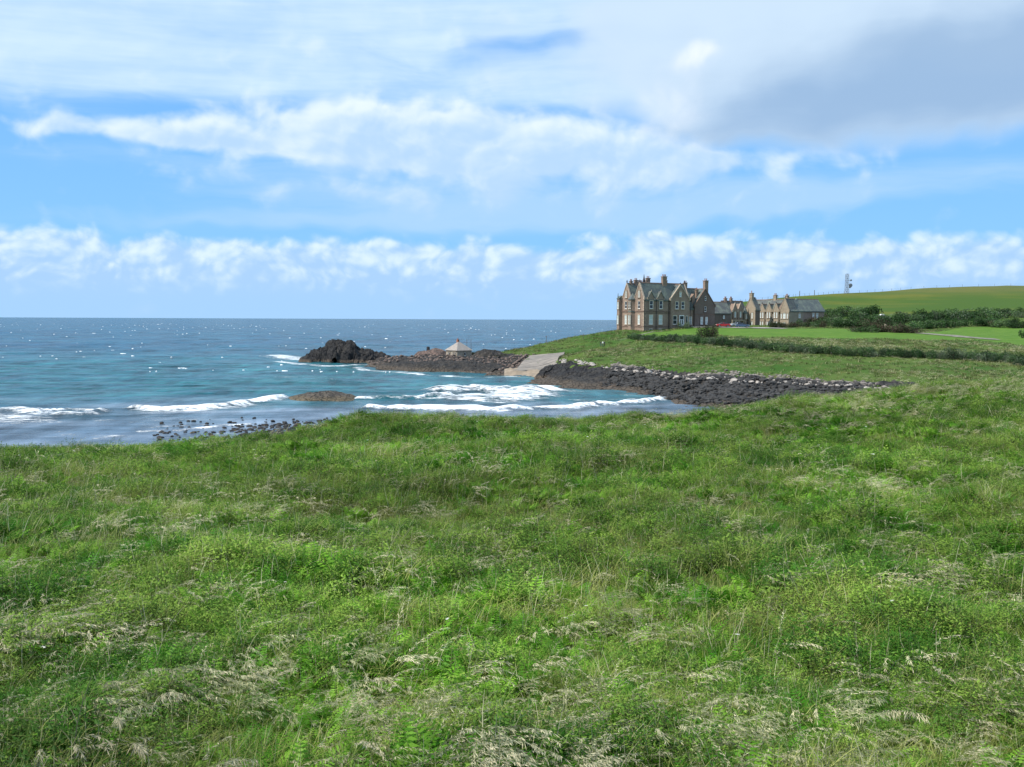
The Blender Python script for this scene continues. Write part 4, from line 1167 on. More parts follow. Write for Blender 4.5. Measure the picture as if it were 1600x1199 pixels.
# ------------------------------------------------------------------ shrubs
def bush_mesh(seed, mats, n=620, leaf=0.17):
    rr = random.Random(seed); b = LB(); lobes = [(Vector((rr.uniform(-.75, .75), rr.uniform(-.6, .6), rr.uniform(.30, .72))), rr.uniform(.35, .62)) for _ in range(9)]
    for _ in range(n):
        c, r = rr.choice(lobes); d = Vector((rr.gauss(0, 1), rr.gauss(0, 1), rr.gauss(0, 1))).normalized(); p = c + d * r * rr.uniform(.72, 1.08)
        if p.z < 0: p.z *= -.3
        a = Vector((rr.gauss(0, 1), rr.gauss(0, 1), rr.gauss(0, .8))).normalized(); t = d.cross(a).normalized(); s_ = (d * .5 + a * .5).cross(t).normalized(); l = leaf * rr.uniform(.5, 1.1)
        b.quad(p - t * l * .5, p + s_ * l * .35, p + t * l * .5, p - s_ * l * .35, 0 if rr.random() < .8 else 1)
    for _ in range(9):     # woody stems
        a = rr.uniform(0, 6.28); q = Vector((math.cos(a) * .5, math.sin(a) * .4, .7))
        b.ribbon([Vector((math.cos(a) * .1, math.sin(a) * .1, -.15)), q * .6, q], .03, .008, side_of(a), 2)
    return b.mesh('shrub', mats).data


BSH = {k_: [bush_mesh(i * 7 + j, ms) for j in range(3)] for i, (k_, ms) in enumerate({
    'green': [M['scrub'], M['scrub_grey'], M['wood']], 'grey': [M['scrub_grey'], M['scrub'], M['wood']], 'brown': [M['scrub_brown'], M['scrub'], M['wood']]}.items())}
rb = random.Random(99)


def shrub(p, w, h, kind, label, group):
    o = bpy.data.objects.new('shrub', rb.choice(BSH[kind])); COL.objects.link(o); o.location = p - Vector((0, 0, 0.1)); o.scale = (w * rb.uniform(.85, 1.2), w * rb.uniform(.8, 1.1), h * rb.uniform(.8, 1.15)); o.rotation_euler = (rb.uniform(-.1, .1), rb.uniform(0, .16), rb.uniform(0, 6.28))
    return tag(o, label, 'shrub', group)


def along(pl, n):
    for i in range(n):
        t = (i + rb.uniform(-.35, .35)) / max(1, n - 1) * (len(pl) - 1); t = min(max(t, 0), len(pl) - 1.001); k_ = int(t); f_ = t - k_
        yield pl[k_][0] * (1 - f_) + pl[k_ + 1][0] * f_, pl[k_][1] * (1 - f_) + pl[k_ + 1][1] * f_


hedge = [(985, 530), (1015, 532.5), (1045, 534.5), (1075, 536), (1110, 539), (1150, 542), (1190, 546.5), (1230, 550.5), (1280, 554), (1340, 557), (1400, 559), (1460, 561), (1520, 563), (1570, 567), (1610, 573)]
for off in (0, -1.6):
    for px, py in along(hedge, 78):
        p = hit(px, py + off + rb.uniform(-.6, .6), 130, 330)
        big = 0.75 if px < 1040 else 1.0
        shrub(p, 1.25 * rb.uniform(.8, 1.25), 1.6 * big * rb.uniform(.75, 1.15), 'grey' if rb.random() < .5 else 'green', 'windswept bush in the long coastal hedge, ' + where(px), 'bushes of the coastal hedge')
def cluster(pl, n, w, h, kinds, label, group, jit=1.5, d0=200, d1=600):
    for px, py in along(pl, n):
        p = hit(px + rb.uniform(-3, 3), py + rb.uniform(-jit, jit), d0, d1)
        shrub(p, w * rb.uniform(.8, 1.3), h * rb.uniform(.75, 1.25), rb.choice(kinds), label + (', ' + where(px) if n > 11 and len(label.split()) < 12 else ''), group)
cluster([(1290, 494), (1330, 495), (1366, 494.5)], 14, 2.8, 3.4, ['green'], 'dark round bush highest on the scrubby slope', 'dark bushes on the upper slope', 1, 250, 480)
cluster([(1300, 503), (1350, 505), (1400, 505), (1440, 503), (1500, 499), (1600, 495)], 34, 3.0, 2.5, ['green', 'green', 'grey'], 'green bush in the scrub belt at the hill foot', 'green bushes at the hill foot', 1.5, 250, 480)
cluster([(1255, 508), (1290, 509), (1330, 512), (1370, 515), (1436, 516)], 24, 2.7, 2.3, ['green', 'green', 'brown'], 'bush in the lower scrub beside the lawn', 'bushes below the long wing', 1.5, 230, 420)
cluster([(1330, 518), (1360, 519.5), (1395, 520.5), (1434, 521)], 15, 1.9, 1.9, ['brown', 'brown', 'green'], 'brownish bush at the back edge of the bright lawn', 'brown bushes edging the lawn', .7, 230, 380)
cluster([(1436, 514), (1470, 512.5), (1510, 510), (1555, 508.5)], 17, 2.0, 2.6, ['green'], 'dark green bush in the straight hedge above the farm track', 'hedge above the farm track', .6, 230, 420)
cluster([(1440, 500), (1480, 496), (1540, 493.5), (1605, 492)], 20, 2.4, 2.5, ['green'], 'dark bush in the upper hedge below the hill', 'upper hedge below the hill pasture', .6, 250, 500)
cluster([(1552, 511), (1575, 512), (1605, 513)], 9, 2.2, 2.2, ['brown', 'green'], 'dark brown bush at the right end of the hedges', 'brown bushes at the right end', .7, 230, 420)
cluster([(1208, 512.5), (1222, 512.5), (1240, 512)], 8, 1.9, 1.7, ['brown'], 'low dark reddish brown bush in front of the sunlit stable range', 'low bushes before the stable range', .3, 230, 420)
cluster([(1245, 511), (1265, 511.5), (1285, 512)], 8, 1.7, 1.8, ['green', 'brown'], 'dull green bush below the arched door of the long wing', 'bushes before the long wing', .5, 230, 420)
cluster([(1344, 454), (1360, 453), (1380, 452.4), (1398, 452)], 12, 2.6, 0.9, ['brown', 'green'], 'low wind clipped bush on the crest of the hill right of the mast', 'bushes on the hill crest', .1, 450, 640)
cluster([(1062, 513.6), (1068, 513.8), (1074, 513.8)], 4, 0.9, 1.5, ['grey'], 'small grey green shrub beside the white double door', 'shrubs by the front door', .3, 240, 330)
cluster([(1098, 529), (1105, 528.5), (1112, 528)], 4, 1.2, 2.6, ['brown'], 'tall reddish brown bush rising above the hedge below the dark gable', 'tall brown bush clump in the hedge', .4, 190, 330)
shrub(hit(1598, 529, 200, 400), 1.3, 1.9, 'green', 'single dark bush on the lawn at the right edge of the photo', None)
cluster([(738, 556), (760, 557), (790, 559)], 6, 1.4, 1.0, ['brown'], 'low brown bush on the rocks right of the small pavilion', 'brown bushes on the spit', .6, 200, 300)
# ------------------------------------------------------------------ buildings
def wall_frame(face):
    """returns f(u, z, out) -> local point for a wall; face = ('y', y0, -1) front or ('x', x0, -1) left side"""
    ax, c, sg = face
    if ax == 'y': return lambda u, z, o: (u, c + sg * o, z)
    return lambda u, z, o: (c + sg * o, u, z)


def slab(mb, fr, u0, u1, z0, z1, o0, o1):
    P_ = [fr(u0, z0, o0), fr(u1, z0, o0), fr(u1, z1, o0), fr(u0, z1, o0), fr(u0, z0, o1), fr(u1, z0, o1), fr(u1, z1, o1), fr(u0, z1, o1)]
    mb.add(P_, [(0, 3, 2, 1), (4, 5, 6, 7), (0, 1, 5, 4), (1, 2, 6, 5), (2, 3, 7, 6), (3, 0, 4, 7)])


def window(parent, face, u, z, w, h, trim='trim', pane='glass', sash=True, arch=False, name='window', fm='white'):
    fr = wall_frame(face)
    mb = MB(); mb.cur = 0
    t = 0.16
    slab(mb, fr, u - w / 2 - t, u - w / 2, z - .02, z + h + .02, -.05, .13); slab(mb, fr, u + w / 2, u + w / 2 + t, z - .02, z + h + .02, -.05, .13)
    slab(mb, fr, u - w / 2 - t - .08, u + w / 2 + t + .08, z - .2, z - .02, -.05, .2)
    if arch:
        mb2 = []
        for i in range(7):
            a = math.pi * i / 6; mb2.append((u - math.cos(a) * (w / 2 + t), z + h - w * .3 + math.sin(a) * (w / 2 + t)))
        n_ = len(mb2); fp_ = [fr(a, b, .0) for a, b in mb2] + [fr(a, b, .13) for a, b in mb2]
        mb.add(fp_, [tuple(range(n_)), tuple(range(n_, 2 * n_))[::-1]] + [(i, (i + 1) % n_, n_ + (i + 1) % n_, n_ + i) for i in range(n_)])
    else:
        slab(mb, fr, u - w / 2 - t, u + w / 2 + t, z + h + .02, z + h + .22, -.05, .14)
    mb.cur = 1; s_ = 0.09
    slab(mb, fr, u - w / 2, u - w / 2 + s_, z, z + h, -.05, .06); slab(mb, fr, u + w / 2 - s_, u + w / 2, z, z + h, -.05, .06)
    slab(mb, fr, u - w / 2 + s_, u + w / 2 - s_, z, z + s_ * 1.6, -.05, .06); slab(mb, fr, u - w / 2 + s_, u + w / 2 - s_, z + h - s_, z + h, -.05, .06)
    if sash: slab(mb, fr, u - w / 2 + s_, u + w / 2 - s_, z + h * .5 - .05, z + h * .5 + .05, -.04, .05)
    wo = mb.build(name, None, parent, mats=[M[trim], M[fm]])
    mp = MB(); slab(mp, fr, u - w / 2 + s_, u + w / 2 - s_, z + s_ * 1.6, z + h - s_, -.04, .025)
    mp.build('pane', M[pane], wo)
    return wo


def gable_roof_x(parent, x0, x1, y0, y1, ze, zr, mat, over=0.25, t=0.18, name='roof'):
    """ridge along x"""
    ym = (y0 + y1) / 2; sl = (zr - ze) / (ym - y0); a0 = y0 - over; a1 = y1 + over; zo = ze - over * sl
    mb = MB(); mb.prism([(a0, zo), (ym, zr), (a1, zo), (a1, zo + t * 1.6), (ym, zr + t * 1.6), (a0, zo + t * 1.6)], 'x', x0, x1)
    o = mb.build(name, mat, parent)
    mr = MB(); mr.prism([(ym - .16, zr + t * 1.6 - .1), (ym + .16, zr + t * 1.6 - .1), (ym, zr + t * 1.6 + .13)], 'x', x0 + .02, x1 - .02); mr.build('ridge', M['trim_dark'], o)
    return o


def gable_roof_y(parent, x0, x1, y0, y1, ze, zr, mat, over=0.2, t=0.18, name='roof'):
    xm = (x0 + x1) / 2; sl = (zr - ze) / (xm - x0); a0 = x0 - over; a1 = x1 + over; zo = ze - over * sl
    mb = MB(); mb.prism([(a0, zo), (xm, zr), (a1, zo), (a1, zo + t * 1.6), (xm, zr + t * 1.6), (a0, zo + t * 1.6)], 'y', y0, y1)
    o = mb.build(name, mat, parent)
    mr = MB(); mr.prism([(xm - .16, zr + t * 1.6 - .1), (xm + .16, zr + t * 1.6 - .1), (xm, zr + t * 1.6 + .13)], 'y', y0 + .02, y1 - .02); mr.build('ridge', M['trim_dark'], o)
    return o


def coping(parent, face, u0, u1, ze, zr, finial=True, mat='trim', o0=-.35, o1=.12, fin=1.1):
    """raised stone skew along a gable, with a finial"""
    fr = wall_frame(face); um = (u0 + u1) / 2; mb = MB(); t = .32
    for a, b in ((u0, um), (u1, um)):
        sgn = 1 if a < b else -1
        pl = [(a - sgn * .1, ze), (b, zr), (b, zr + t * 1.5), (a - sgn * .1, ze + t * 1.2)]
        P_ = [fr(p[0], p[1], o0) for p in pl] + [fr(p[0], p[1], o1) for p in pl]
        mb.add(P_, [(0, 1, 2, 3), (7, 6, 5, 4)] + [(i, (i + 1) % 4, 4 + (i + 1) % 4, 4 + i) for i in range(4)])
    slab(mb, fr, u0 - .3, u0 + .18, ze - .3, ze + .55, o0 + .02, o1 + .05); slab(mb, fr, u1 - .18, u1 + .3, ze - .3, ze + .55, o0 + .02, o1 + .05)
    o = mb.build('coping', M[mat], parent)
    if finial:
        mf = MB(); c = fr(um, zr + .3, (o0 + o1) / 2); mf.cyl(c, (c[0], c[1], c[2] + fin * .55), .17, .12, 6); mf.cyl((c[0], c[1], c[2] + fin * .45), (c[0], c[1], c[2] + fin * .6), .24, .24, 6)
        mf.cyl((c[0], c[1], c[2] + fin * .6), (c[0], c[1], c[2] + fin), .14, .02, 6); mf.build('finial', M['lead'], o)
    return o


def chimney(parent, x, y, z0, z1, w, d, pots=3, mat='rubble', along='x', poth=.6):
    mb = MB(); mb.box(x - w / 2, x + w / 2, y - d / 2, y + d / 2, z0, z1); mb.box(x - w / 2 - .12, x + w / 2 + .12, y - d / 2 - .12, y + d / 2 + .12, z1 + .001, z1 + .22)
    mb.box(x - w / 2 - .06, x + w / 2 + .06, y - d / 2 - .06, y + d / 2 + .06, z1 - .55, z1 - .4)
    o = mb.build('chimney', M[mat], parent)
    for i in range(pots):
        f_ = (i + .5) / pots - .5; px_, py_ = (x + f_ * w, y) if along == 'x' else (x, y + f_ * d)
        mp = MB(); mp.cyl((px_, py_, z1 + .22), (px_, py_, z1 + .22 + poth), .15, .12, 8); mp.cyl((px_, py_, z1 + .12 + poth), (px_, py_, z1 + .2 + poth), .16, .16, 8); mp.build('chimney_pot', M['pot'], o)
    return o


def at(px, d, z=0): return Vector(((px - 800) / FOC * d, d, z))


# --- the mansion: local x runs along the front, local y back along the seaward side
c0 = hit(1005, 516.0, 250, 330); BZ = EYE.z + (pdir(1005, 516.4) * (283 / pdir(1005, 516.4).y)).z
mans = empty('mansion', at(1005, 283, BZ), R(30), 'large Victorian brown stone mansion with steep slate roofs, gables and many chimneys on the headland', 'house')
EV, RG = 9.1, 13.75
mans.scale = (1.0, 0.88, 1.0)
FL = 17.2; DP = 12.2
mb = MB(); mb.box(0, FL, 0, DP, -2.5, EV)
mb.prism([(0, EV), (2.6, RG - .2), (5.2, EV)], 'x', 0, FL - 0.01); mb.prism([(7.2, EV), (9.7, RG - .2), (DP, EV)], 'x', 0.002, FL - 0.012)
mb.box(0.003, FL - .02, 5.2, 7.2, EV, EV + .4)
mb.build('wall', M['rubble'], mans)
gable_roof_x(mans, 0.3, FL - .3, 0, 5.2, EV, RG, M['slate']); gable_roof_x(mans, 0.3, FL - .3, 7.2, DP, EV, RG, M['slate'])
LF = ('x', 0, -1); FR = ('y', 0, -1)
coping(mans, LF, 0, 5.2, EV, RG); coping(mans, LF, 7.2, DP, EV, RG)
co = coping(mans, ('x', FL, -1), 0, 5.2, EV, RG, True, 'trim', -.0, .35); coping(mans, ('x', FL, -1), 7.2, DP, EV, RG, False, 'trim', 0, .35)
# string course, eaves and base course
mb = MB()
slab(mb, wall_frame(FR), -.16, FL + .1, 5.45, 5.75, .0, .16); slab(mb, wall_frame(LF), 0.0, DP, 5.46, 5.74, .0, .155)
slab(mb, wall_frame(FR), -.14, FL + .1, 5.0, 5.14, .0, .10)
slab(mb, wall_frame(FR), -.2, 9.3, EV - .28, EV + .02, .0, .2); slab(mb, wall_frame(FR), -.12, FL + .1, 1.0, 1.2, .0, .14); slab(mb, wall_frame(LF), 0.0, DP, 1.0, 1.2, .0, .14)
mb.build('string_course', M['trim_dark'], mans)
# corner quoins in dressed stone
mb = MB()
for i in range(15):
    z = -.6 + i * .64; a = .55 if i % 2 else .34
    slab(mb, wall_frame(FR), -.04, a, z, z + .56, 0, .045); slab(mb, wall_frame(LF), .0, .55 if not i % 2 else .34, z + .003, z + .557, 0, .04)
mb.build('quoins', M['trim'], mans)
# right hand front gable, projecting slightly
mb = MB(); mb.box(9.7, FL - .25, -.5, 0.0, -2.5, EV); mb.prism([(9.7, EV), (13.35, 13.3), (FL - .25, EV)], 'y', -.5, 2.4); mb.build('gable_wall', M['rubble'], mans)
GF_ = ('y', -.5, -1)
gable_roof_y(mans, 9.7, FL - .25, -.2, 2.5, EV, 13.35, M['slate']); coping(mans, GF_, 9.7, FL - .25, EV, 13.35, True, 'trim', -.35, .1, .7)
# two wall-head dormers
for x in (2.6, 6.2):
    mb = MB(); mb.box(x - 1.15, x + 1.15, -.12, 0.9, EV - .5, EV + .35); mb.prism([(x - 1.15, EV + .35), (x, EV + 2.15), (x + 1.15, EV + .35)], 'y', -.12, 1.3)
    d_ = mb.build('dormer', M['rubble'], mans)
    mb = MB(); s_ = 1.8 / 1.15
    for sg in (-1, 1):
        mb.prism([(x + sg * 1.35, EV + .05), (x, EV + 2.15), (x, EV + 2.45), (x + sg * 1.42, EV + .28)], 'y', -.22, 1.35)
    mb.build('dormer_roof', M['slate_grey'], d_)
    mb = MB(); mb.cyl((x, -.1, EV + 2.3), (x, -.1, EV + 2.9), .12, .03, 6); mb.box(x - 1.5, x - 1.1, -.2, .2, EV - .05, EV + .5); mb.box(x + 1.1, x + 1.5, -.2, .2, EV - .05, EV + .5); mb.build('finial', M['trim'], d_)
    window(mans, ('y', -.12, -1), x, 6.35, 1.25, 2.35)
    window(mans, FR, x, 1.75, 1.35, 2.75, pane='blind')
    window(mans, FR, x + (.0), -.35, 1.1, .75, sash=False, pane='glass')
for x in (12.0, 14.3): window(mans, GF_, x, 6.35, 1.15, 2.2)
window(mans, GF_, 13.3, 10.0, .75, 1.6, arch=True, pane='blind')
window(mans, GF_, 11.3, 1.75, 1.5, 2.6)
window(mans, GF_, 15.9, 1.9, .8, 2.4, sash=False)
dd = MB(); slab(dd, wall_frame(GF_), 13.0, 13.15, .9, 4.3, -.05, .16); slab(dd, wall_frame(GF_), 14.65, 14.8, .9, 4.3, -.05, .16); slab(dd, wall_frame(GF_), 13.0, 14.8, 4.3, 4.5, -.05, .18)
for a, b in ((13.2, 13.85), (13.93, 14.6)):
    slab(dd, wall_frame(GF_), a, b, .95, 1.75, -.02, .06); slab(dd, wall_frame(GF_), a, a + .12, 1.75, 3.1, -.02, .06); slab(dd, wall_frame(GF_), b - .12, b, 1.75, 3.1, -.02, .06); slab(dd, wall_frame(GF_), a, b, 3.1, 3.22, -.02, .06)
do = dd.build('door', M['white'], mans); tag(do, 'white double door with dark fanlight')
dp_ = MB(); slab(dp_, wall_frame(GF_), 13.18, 14.62, 1.75, 3.1, -.03, .02); slab(dp_, wall_frame(GF_), 13.18, 14.62, 3.25, 4.28, -.03, .03); dp_.build('pane', M['glass'], do)
st = MB(); st.box(12.6, 15.2, -2.0, -.5, -1.5, .9); st.box(12.8, 15.0, -2.4, -2.0, -1.5, .6); st.build('steps', M['trim_dark'], mans)
# seaward (left) side windows
window(mans, LF, 2.6, 6.35, 1.15, 2.2); window(mans, LF, 2.6, 1.75, 1.15, 2.75, pane='blind')
for y in (2.25, 2.95): window(mans, LF, y, 9.7, .38, 2.0, 'sandstone', 'blind', False)
window(mans, LF, 9.9, 6.35, 1.15, 2.2); window(mans, LF, 9.9, 1.75, 1.15, 2.75, pane='blind')
for y in (9.55, 10.25): window(mans, LF, y, 9.7, .38, 2.0, 'sandstone', 'blind', False)
mb = MB()        # canted bay between the two seaward gables
bay = [(0, 4.9), (-1.1, 5.5), (-1.1, 7.0), (0, 7.6)]
mb.prism(bay, 'z', -2.5, 9.0); bo = mb.build('bay', M['rubble'], mans)
mb = MB(); mb.prism([(0, 4.7), (-1.3, 5.4), (-1.3, 7.1), (0, 7.8)], 'z', 9.0, 9.25); mb.prism([(0, 4.75), (-1.2, 5.45), (-1.2, 7.05), (0, 7.75)], 'z', 5.4, 5.75); mb.add([(-1.2, 5.45, 9.25), (-1.2, 7.05, 9.25), (0, 7.75, 9.25), (0, 4.75, 9.25), (0, 6.25, 11.0)], [(0, 1, 4), (1, 2, 4), (3, 0, 4)]); mb.build('bay_roof', M['slate'], bo)
for z, h, pn in ((6.35, 2.1, 'glass'), (1.75, 2.7, 'blind')):
    for y in (5.85, 6.65): window(mans, ('x', -1.1, -1), y, z, .5, h, 'sandstone', pn)
mb = MB(); mb.prism([(0.0, 12.0), (-1.0, 12.3), (-1.0, 13.6), (0, 13.8)], 'z', -2.5, 9.3); mb.box(0.01, 4, 12.2, 13.6, -2.5, 9.0); bo = mb.build('bay', M['rubble'], mans)
mb = MB(); mb.prism([(0.0, 11.9), (-1.15, 12.2), (-1.15, 13.7), (0, 13.9)], 'z', 9.3, 9.55); mb.prism([(-1.2, 9.55), (.6, 9.55), (.1, 10.4)], 'y', 12.25, 13.65); mb.cyl((-.9, 13.2, 9.6), (-.9, 13.2, 11.2), .22, .04, 6); mb.build('bay_roof', M['slate'], bo)
for z, h, pn in ((6.35, 2.1, 'blind'), (1.75, 2.7, 'blind')): window(mans, ('x', -1.0, -1), 12.95, z, .8, h, 'sandstone', pn)
# downpipes
for x in (-.02, 4.4, 9.1, FL - .1):
    mb = MB(); y = -.22 if x < 9.5 else -.72; mb.cyl((x + .1, y, -.5), (x + .1, y, EV - .1), .085, .085, 6); mb.box(x - .1, x + .3, y - .14, y + .14, EV - .45, EV - .1); mb.build('downpipe', M['lead'], mans)
mb = MB(); mb.cyl((-.2, 7.0, -.5), (-.2, 7.0, EV), .08, .08, 6); mb.build('downpipe', M['lead'], mans)
# chimneys and roof furniture
chimney(mans, 9.2, 2.6, 12.6, 15.9, 1.5, 1.0, 3)
chimney(mans, 3.4, 9.7, 12.9, 14.9, 1.1, .8, 2); chimney(mans, 8.0, 9.7, 13.1, 15.6, 1.2, .9, 2)
chimney(mans, 1.6, 9.7, 12.9, 14.5, .8, .7, 2); chimney(mans, 14.6, 9.7, 13.0, 15.0, 1.3, .9, 3, poth=.5); chimney(mans, 5.0, 9.7, 12.9, 14.3, 1.5, .6, 4, poth=.55)
mb = MB(); mb.box(6.0, 7.0, 9.2, 10.2, 13.2, 14.4); mb.cyl((6.5, 9.7, 14.4), (6.5, 9.7, 15.4), .62, .35, 6); mb.cyl((6.5, 9.7, 15.4), (6.5, 9.7, 17.0), .3, .03, 6); mb.build('ventilator', M['lead'], mans)
# link and the dark right-hand wing
mb = MB(); mb.box(FL - .3, 20.1, 1.4, 8.0, -2.5, 6.6); mb.prism([(1.4, 6.6), (4.7, 12.4), (8.0, 6.6)], 'x', FL - .29, 23.5); mb.build('link_wall', M['rubble'], mans)
gable_roof_x(mans, FL - .2, 23.6, 1.4, 8.0, 6.6, 12.5, M['slate'])
window(mans, ('y', 1.4, -1), 18.7, 1.8, 1.1, 2.3, pane='blind')
mb = MB(); mb.box(19.9, 27.9, .6, 10.5, -2.5, 7.4); mb.prism([(19.9, 7.4), (23.9, 12.3), (27.9, 7.4)], 'y', .6, 10.5); mb.build('gable_wall', M['rubble_shaded'], mans)  # gable turned from the sun; its shade is put into the wall colour
WG = ('y', .6, -1)
gable_roof_y(mans, 19.9, 27.9, .9, 10.6, 7.4, 12.4, M['slate']); coping(mans, WG, 19.9, 27.9, 7.4, 12.4, False, 'trim_dark')
for x in (22.6, 24.55): window(mans, WG, x, 1.75, 1.05, 2.3, 'trim_dark', 'blind')
window(mans, WG, 24.0, 5.6, .85, 1.7, 'trim_dark'); window(mans, WG, 24.0, 9.0, .7, 1.4, 'trim_dark')
mb = MB(); slab(mb, wall_frame(WG), 19.9, 27.9, 4.75, 5.0, 0, .1); mb.build('string_course', M['trim_dark'], mans)
chimney(mans, 24.55, 1.3, 10.2, 15.0, 1.3, 1.1, 2, 'rubble'); chimney(mans, 19.0, 4.7, 11.6, 14.3, 1.0, .8, 2)
mb = MB(); mb.box(19.8, 21.0, 2.0, 3.2, 8.0, 9.6); mb.prism([(19.6, 9.6), (20.4, 11.1), (21.2, 9.6)], 'y', 1.9, 3.3); mb.build('roof_turret', M['rubble'], mans)
chimney(mans, 22.0, 2.6, 9.6, 12.2, .8, .7, 1)

# --- stable range and wings --------------------------------------------------
stz = 10.5
stb = empty('stable_range', at(1234, 335, stz), R(30), 'long low buff stone stable range with slate roofs, gablets and sunlit windows', 'building')
L1 = 16.6; ev = 5.4; rg = 9.3
mb = MB(); mb.box(0, L1, 0, 6.6, -4, ev); mb.prism([(0, ev), (3.3, rg), (6.6, ev)], 'x', 0, L1); mb.build('wall', M['rubble'], stb)
o = gable_roof_x(stb, -.05, L1 + .2, 0, 6.6, ev, rg, M['slate'], over=.3)
window(stb, FR, 4.2, 2.9, 1.0, 1.8, 'trim', 'blind', arch=True)
for x in (11.0, 12.9): window(stb, FR, x, 2.9, 1.0, 1.7, 'trim', 'blind')
mb = MB(); slab(mb, wall_frame(FR), 6.0, 9.9, -1.5, 1.6, 0, .06); slab(mb, wall_frame(FR), 9.5, 10.1, -1.5, 2.1, .0, .3); mb.build('stone_panel', M['sandstone'], stb)
mb = MB(); pl = [(6.8, -.8), (6.8, .9)] + [(7.6 - .8 * math.cos(a), .9 + .8 * math.sin(a)) for a in (.5, 1.1, 1.57, 2.1, 2.6)] + [(8.4, .9), (8.4, -.8)]
mb.prism(pl, 'y', -.12, .0); mb.build('arched_door', M['lead'], stb)
mb = MB(); mb.box(5.5, 6.2, 3.0, 3.6, rg + .1, rg + .45); mb.build('roof_vent', M['blind'], stb)
# lit range running back from the corner
L2 = 21.0
mb = MB(); mb.box(-.02, 6.2, -.02 + .0, L2, -4, 5.4); mb.build('range_wall', M['sandstone'], stb)
gable_roof_y(stb, 0, 6.2, 2.8, L2 + .3, 5.4, 9.2, M['slate_grey'])
for y0, w_, top_, dep in ((-.05, 4.0, 9.4, 1.0), (5.2, 2.6, 7.7, .6), (8.6, 2.6, 7.6, .6), (12.0, 2.6, 7.6, .6), (15.4, 2.6, 7.6, .6)):
    mb = MB(); mb.box(-dep, 0, y0, y0 + w_, -4, 5.3); mb.prism([(y0, 5.3), (y0 + w_ / 2, top_), (y0 + w_, 5.3)], 'x', -dep, 3.0); g_ = mb.build('gable_wall', M['sandstone'], stb)
    gable_roof_x(stb, -dep + .2, 3.1, y0, y0 + w_, 5.3, top_ + .05, M['slate_grey'], over=.15, t=.12)
    coping(stb, ('x', -dep, -1), y0, y0 + w_, 5.3, top_ + .05, True, 'sandstone', -.25, .08, .6)
    fc = ('x', -dep, -1)
    if w_ > 3:
        window(stb, fc, y0 + 2.0, 2.7, 1.2, 2.2, 'sandstone', 'blind', arch=True); window(stb, fc, y0 + 2.0, -.3, 1.2, 1.6, 'sandstone', 'blind')
        for q in (.6, 3.4): window(stb, fc, y0 + q, 2.7, .5, 1.7, 'sandstone', 'blind', False)
    else:
        for q in (.75, 1.85):
            window(stb, fc, y0 + q, 2.9, .6, 2.0, 'sandstone', 'blind', False); window(stb, fc, y0 + q, -.3, .6, 1.9, 'sandstone', 'blind', False)
for y in (4.6, 8.2, 11.6, 15.0):
    window(stb, LF, y, 2.5, .5, 1.8, 'sandstone', 'blind', False); window(stb, LF, y, -.3, .5, 1.9, 'sandstone', 'glass', False)
chimney(stb, 3.1, 5.0, 7.8, 10.6, .8, 1.2, 2, 'sandstone', 'y'); chimney(stb, 3.1, 10.5, 7.8, 10.9, .8, 1.2, 2, 'sandstone', 'y')
# tall gable block at the far left end of the range
blk = empty('gatehouse', at(1178.5, 337, 10.0), R(30), 'narrow tall gabled stone block with a sunlit side and pointed turrets behind the cars', 'building')
mb = MB(); mb.box(0, 2.3, 0, 5.0, -4, 6.2); mb.prism([(0, 6.2), (2.5, 10.2), (5.0, 6.2)], 'x', 0, 2.3); mb.build('wall', M['sandstone'], blk)
mb = MB(); mb.box(.05, 2.25, -.06, -.001, -4, 6.0); mb.build('shaded_front_skin', M['rubble_shaded'], blk)  # thin dark skin painting shade onto the sunless face of the sandstone block
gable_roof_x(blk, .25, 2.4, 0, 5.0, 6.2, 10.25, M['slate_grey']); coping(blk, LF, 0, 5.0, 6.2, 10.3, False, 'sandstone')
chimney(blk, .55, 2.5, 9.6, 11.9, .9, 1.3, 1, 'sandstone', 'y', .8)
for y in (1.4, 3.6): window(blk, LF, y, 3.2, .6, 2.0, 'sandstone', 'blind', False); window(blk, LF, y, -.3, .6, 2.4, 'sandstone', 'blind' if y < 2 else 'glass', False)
mb = MB(); mb.box(-10.0, -.02, 4.2, 8.5, -4, 5.0); mb.build('arch_wall', M['rubble_shaded'], blk)
gable_roof_x(blk, -10.2, 0.0, 4.2, 8.5, 5.0, 9.0, M['slate_grey'])
for x in (-8.6, -1.3):
    mb = MB(); mb.cyl((x, 3.7, -4), (x, 3.7, 4.9), .62, .62, 8); t_ = mb.build('turret', M['sandstone'], blk)
    mb = MB(); mb.cyl((x, 3.7, 4.9), (x, 3.7, 7.2), 1.1 if x > -5 else .85, .1, 8); mb.cyl((x, 3.7, 6.9), (x, 3.7, 8.2), .24, .03, 6); mb.build('turret_roof', M['slate'], t_)
    window(blk, ('y', 3.08, -1), x, 3.0, .5, 1.8, 'sandstone', 'blind', False)
for x in (-6.4, -3.9):
    mb = MB(); mb.box(x - 1.1, x + 1.1, 3.2, 4.2, -4, 5.6); mb.prism([(x - 1.1, 5.6), (x, 8.3), (x + 1.1, 5.6)], 'y', 3.2, 5.5); mb.build('gable_wall', M['rubble'], blk)
    coping(blk, ('y', 3.2, -1), x - 1.1, x + 1.1, 5.6, 8.4, True, 'trim', -.2, .08, .6)
    window(blk, ('y', 3.2, -1), x, 3.5, .75, 2.0, 'sandstone', 'blind', False)
mb = MB()
for x in (-8.0, -6.6, -5.1, -3.0): mb.box(x - .25, x + .25, 2.45, 2.9, -4, 2.2)
mb.box(-8.3, -2.7, 2.4, 2.92, 2.2, 2.7); mb.build('arcade', M['sandstone'], blk)
chimney(blk, -8.2, 6.3, 8.0, 10.0, .9, .8, 2, 'rubble'); chimney(blk, -5.6, 6.3, 8.0, 10.0, .8, .8, 2, 'rubble')
